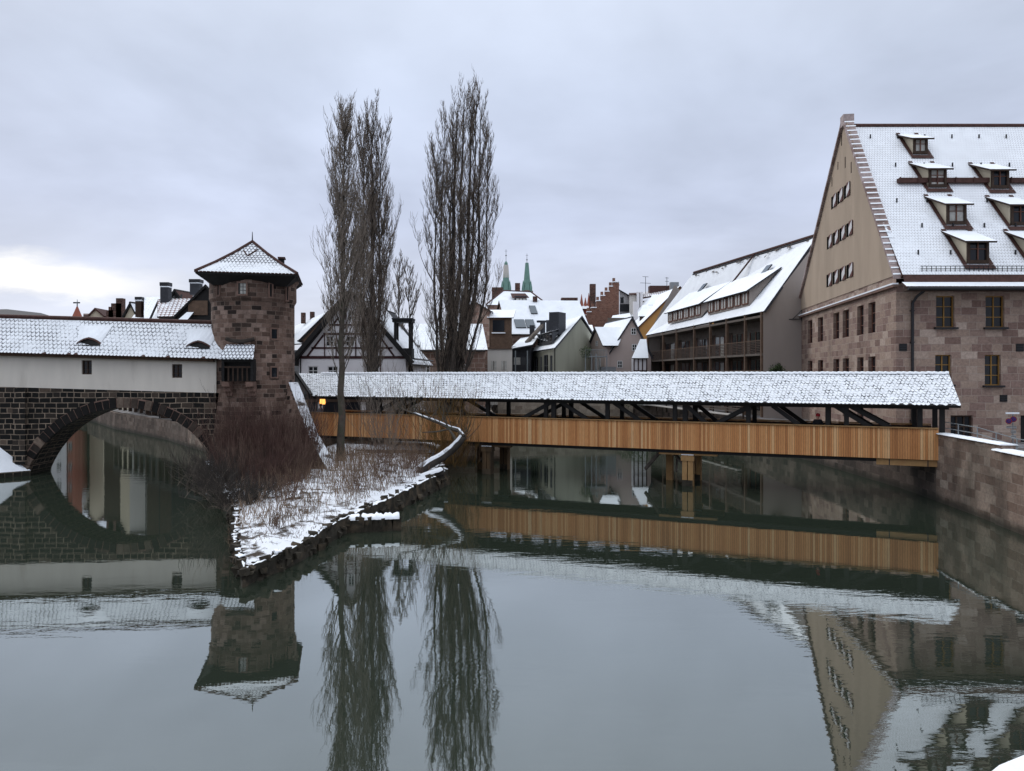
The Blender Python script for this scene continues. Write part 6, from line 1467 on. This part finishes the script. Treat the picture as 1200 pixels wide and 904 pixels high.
def leafbush(label, c, rx, rz_, n, mat=M_LEAFD, name='leafy_bush'):
    root = thing(name, tuple(c), label, 'bush'); m = MB(); c = V(c)
    for i in range(n):
        v = V((rnd.gauss(0, 1), rnd.gauss(0, 1), rnd.gauss(0, 1))).normalized()*rnd.random()**.4; p = c+V((v.x*rx, v.y*rx, rz_+v.z*rz_)); p += V((mnoise.noise(p*1.3), 0, mnoise.noise(p*1.7)))*.35
        a_ = V((rnd.gauss(0, 1), rnd.gauss(0, 1), rnd.gauss(0, 1))).normalized(); b_ = a_.orthogonal().normalized(); s = rnd.uniform(.07, .14)
        m.face([p, p+a_*s+b_*s*.5, p+a_*s*2, p+a_*s-b_*s*.5], mat)
    m.build('foliage', root); return root
leafbush('leafy green bush growing on the terrace seen under the bridge roof', g(742, 100)+UP*2.6, 2.2, 1.1, 900)
bpy.data.objects.remove(t2.children[0]); bpy.data.objects.remove(t2)
leafbush('small leafy bush at the foot of the grey gable wall of the balcony house', V((25.9, 73.5, 6.9)), .8, .5, 500)
leafbush('dark leafy plant on the balcony corner of the pink gable house', at(687, 421, 109), .9, 1.0, 300)
# leaning trunk dusted with snow
def snowy_log(name, label, pts, rad, seedv, cat='tree', branches=()):
    root = thing(name, tuple(pts[0]), label, cat); m = MB(); m.tube(pts, rad, M_BARKD, 9); m.build('trunk', root, smooth=True)
    s = MB(); vs = []; n_ = len(pts)
    K = 5
    fine = [sample(pts, i/(n_*K)) for i in range(n_*K+1)]
    for i, p in enumerate(fine):
        k = i/(n_*K)*(n_-1); r_ = rad[int(k)]*(1-k % 1)+rad[min(int(k)+1, n_-1)]*(k % 1); d = (fine[min(i+1, len(fine)-1)]-fine[max(i-1, 0)]).normalized(); sd_ = d.cross(UP)
        sd_ = sd_.normalized() if sd_.length > .1 else V((1, 0, 0)); up_ = sd_.cross(d).normalized()
        if up_.z < 0: up_ = -up_
        th_ = .05+.04*mnoise.noise(V((i*.4, seedv, 0)))
        jj = 14*mnoise.noise(p*2.5)
        for a_ in (-52, -28, 0, 28, 52): vs.append(p+(sd_*math.sin(R(a_+jj))+up_*math.cos(R(a_+jj)))*(r_+(th_ if abs(a_) < 50 else -.01)))
    s.add(vs, [(i*5+j, (i+1)*5+j, (i+1)*5+j+1, i*5+j+1) for i in range(len(fine)-1) for j in range(4)], M_GRD); s.build('snow_cover', root, smooth=True)
    if branches:
        q_ = branches[0][0]; b1_ = MB(); f2 = [sample(q_, i/24) for i in range(21)]; vs = [p+UP*(branches[0][1]*(1-.7*i/24)+dz)+V((dx, 0, 0)) for i, p in enumerate(f2) for dx, dz in ((-.07, 0), (0, .05), (.07, 0))]
        vs = [V((v_.x, v_.y-.06, v_.z)) for v_ in vs]; b1_.add(vs, [(i*3+j, (i+1)*3+j, (i+1)*3+j+1, i*3+j+1) for i in range(20) for j in range(2)], SNOW); b1_.build('branch_snow', root)
        b_ = MB()
        for bpts, br_ in branches: b_.tube(bpts, [br_*(1-.75*i/(len(bpts)-1)) for i in range(len(bpts))], M_BARK, 5, False)
        b_.build('branch', root)
    return root
LT = [at(470, 574, 45.5), at(485, 557, 46), at(502, 545, 46.4), at(518, 536, 46.8), at(530, 527, 47), at(538, 519, 47), at(543, 512, 47)]
br = []
c = at(543, 512, 47)
br.append(([c, at(538, 505, 47.2), at(528, 502, 47.4), at(515, 496, 47.8), at(502, 491, 48), at(486, 485, 48.5), at(468, 478, 49)], .16))
br.append(([at(536, 519, 47), at(531, 510, 47.1), at(526, 503, 47.3), at(512, 506, 47.5), at(495, 507, 47.6)], .12))
for i in range(26):
    k = rnd.uniform(.15, 1); p = sample(br[0][0], k); br.append((curve_up(p, rnd.uniform(0, 6.28), rnd.uniform(.6, 1.8), rnd.uniform(.8, 2.2), 4, .15), .03))
for i in range(12):
    p = sample(LT, rnd.uniform(.7, 1)); br.append((curve_up(p, rnd.gauss(0, .9), rnd.uniform(1, 3.5), rnd.uniform(1, 2.8), 4, .12), .03))
snowy_log('leaning_tree', 'crooked leaning tree trunk dusted with snow bending out over the water and back', LT, [.34, .32, .30, .28, .26, .24, .2], 4, branches=br)
LG2 = [at(436, 596, 41), at(455, 588, 41.8), at(475, 574, 43), at(497, 562, 44.5), at(517, 554, 45.6)]
snowy_log('fallen_log', 'long fallen log covered with snow lying along the right bank of the spit', LG2, [.38, .36, .36, .34, .3], 9, cat='log')
LG3 = [at(500, 578, 40), at(511, 583, 40), at(523, 590, 40)]
for q in LG3: q.z = max(q.z, .03)
rb = MB(); rs_ = MB()
for i in range(420):
    k_ = rnd.randrange(len(SP)); a_, b_ = V((*SP[k_], 0)), V((*SP[(k_+1) % len(SP)], 0))
    if a_.y > 52: continue
    p = a_.lerp(b_, rnd.random()); out_ = (p-cen).normalized(); p += out_*rnd.uniform(-.35, .3); z_ = (spit_z(p.x, p.y) if inside(p.x, p.y, SP) else rnd.uniform(0, .5)); sz_ = rnd.uniform(.07, .26)
    rb.box(p+UP*z_, (sz_*1.3, sz_, sz_*.8), M_EDGE, V((rnd.gauss(0, 1), rnd.gauss(0, 1), rnd.gauss(0, .2))), jit=sz_*.22)
    if rnd.random() < .3 and inside(p.x, p.y, SP): rs_.box(p+UP*(z_+sz_*.45), (sz_*1.1, sz_*.9, sz_*.25), SNOW, V((rnd.gauss(0, 1), rnd.gauss(0, 1), 0)), jit=sz_*.12)
o = rb.build('bank_rubble'); tag(o, 'dark mossy rubble stones lying along the edge of the spit', 'rubble', None, 'stuff'); o2 = rs_.build('rubble_snow', o)
# maroon thicket at the foot of the tower
def field(name, label, n, region, hfun, mat, r=.010, branch=2, lean=.25, kind='stuff', cat=None):
    m = MB(); c_ = 0
    while c_ < n:
        x, y = rnd.uniform(-22.5, -4), rnd.uniform(24, 58)
        if not inside(x, y, region): continue
        if mnoise.noise(V((x*.55, y*.55, 9))) < -.28 and rnd.random() < .7: continue
        c_ += 1; z = spit_z(x, y)-.06 if inside(x, y, SP) else .1; h_ = hfun(x, y)*rnd.uniform(.45, 1.15)
        az = rnd.uniform(0, 6.28); st_ = curve_up(V((x, y, z)), az, rnd.uniform(0, lean)*3, h_, 4, .09, upk=.6)
        m.tube(st_, [r*1.3, r*1.2, r, r*.8, r*.4], mat, 3, False)
        for j in range(branch):
            q = sample(st_, rnd.uniform(.3, .95)); m.tube(curve_up(q, rnd.uniform(0, 6.28), rnd.uniform(.4, 1.2), h_*rnd.uniform(.15, .35), 2, .15), [r*.7, r*.6, r*.3], mat, 3, False)
    o = m.build(name); o['label'] = label; o['kind'] = kind
    if cat: o['category'] = cat
    return o
TH1 = [(-20.3, 51.2), (-14.2, 51.0), (-12.3, 47), (-11.6, 42), (-12.2, 38.5), (-15.6, 41)]
field('maroon_thicket', 'dense thicket of thin maroon brown stems hiding the foot of the round tower', 2700, TH1, lambda x, y: (1.5+2.7*min(1, max(0, (y-39)/9)))*(.8+.7*mnoise.noise(V((x*.8, y*.5, 0)))), M_RTWIG, .011, 4, .32, cat='thicket')
field('dry_stalks', 'dry brown stalks and grass poking through the snow on the spit', 2000, [(-11, 30), (-8, 32), (-6.6, 39), (-4.9, 46), (-6, 54), (-14, 55), (-14, 38)], lambda x, y: .55+.75*min(1, max(0, (y-31)/12))+.35*mnoise.noise(V((x, y, 4))), M_REED, .010, 2, .3, cat='stalks')
field('short_grass', 'short withered grass tufts poking through the snow near the tip of the spit', 2600, [(-9.6, 27.5), (-8.3, 29), (-7.2, 36), (-5.2, 46), (-12, 47), (-13.6, 36), (-11.4, 30)], lambda x, y: .22+.1*mnoise.noise(V((x, y, 4))), M_REED, .008, 1, .7, cat='grass')
# single shrubs
for x, y, h_, lab in ((-9.6, 30.6, 1.0, 'small bushy shrub on the snow at the tip of the spit'), (-8.2, 39, 2.3, 'upright reddish sapling in the middle of the snowy spit'), (-7.4, 42.5, 2.2, 'thin bare sapling near the right bank of the spit'), (-10.6, 36, 1.7, 'low brown shrub between tip and thicket on the spit'), (-6.5, 46.5, 2.6, 'reddish bare shrub beside the fallen log')):
    shrub('bare_shrub', lab, V((x, y, spit_z(x, y))), 38, h_, .8, M_RTWIG, M_REED, 7, .011, out=.9)
for k, (x, y, s) in enumerate(((-15.6, 40.5, 2.6), (-17.6, 44.5, 3.0), (-13.1, 36.0, 2.0))):
    shrub('overhanging_bush', ['dark tangled bush drooping over the water left of the spit', 'dark bush leaning over the water below the foot of the tower', 'low dark bush drooping over the left bank near the spit tip'][k], V((x, y, .7)), 150, s*1.15, s*.9, M_TWIGD, M_BARKD, 9, .014, out=1.8, droop=.45)
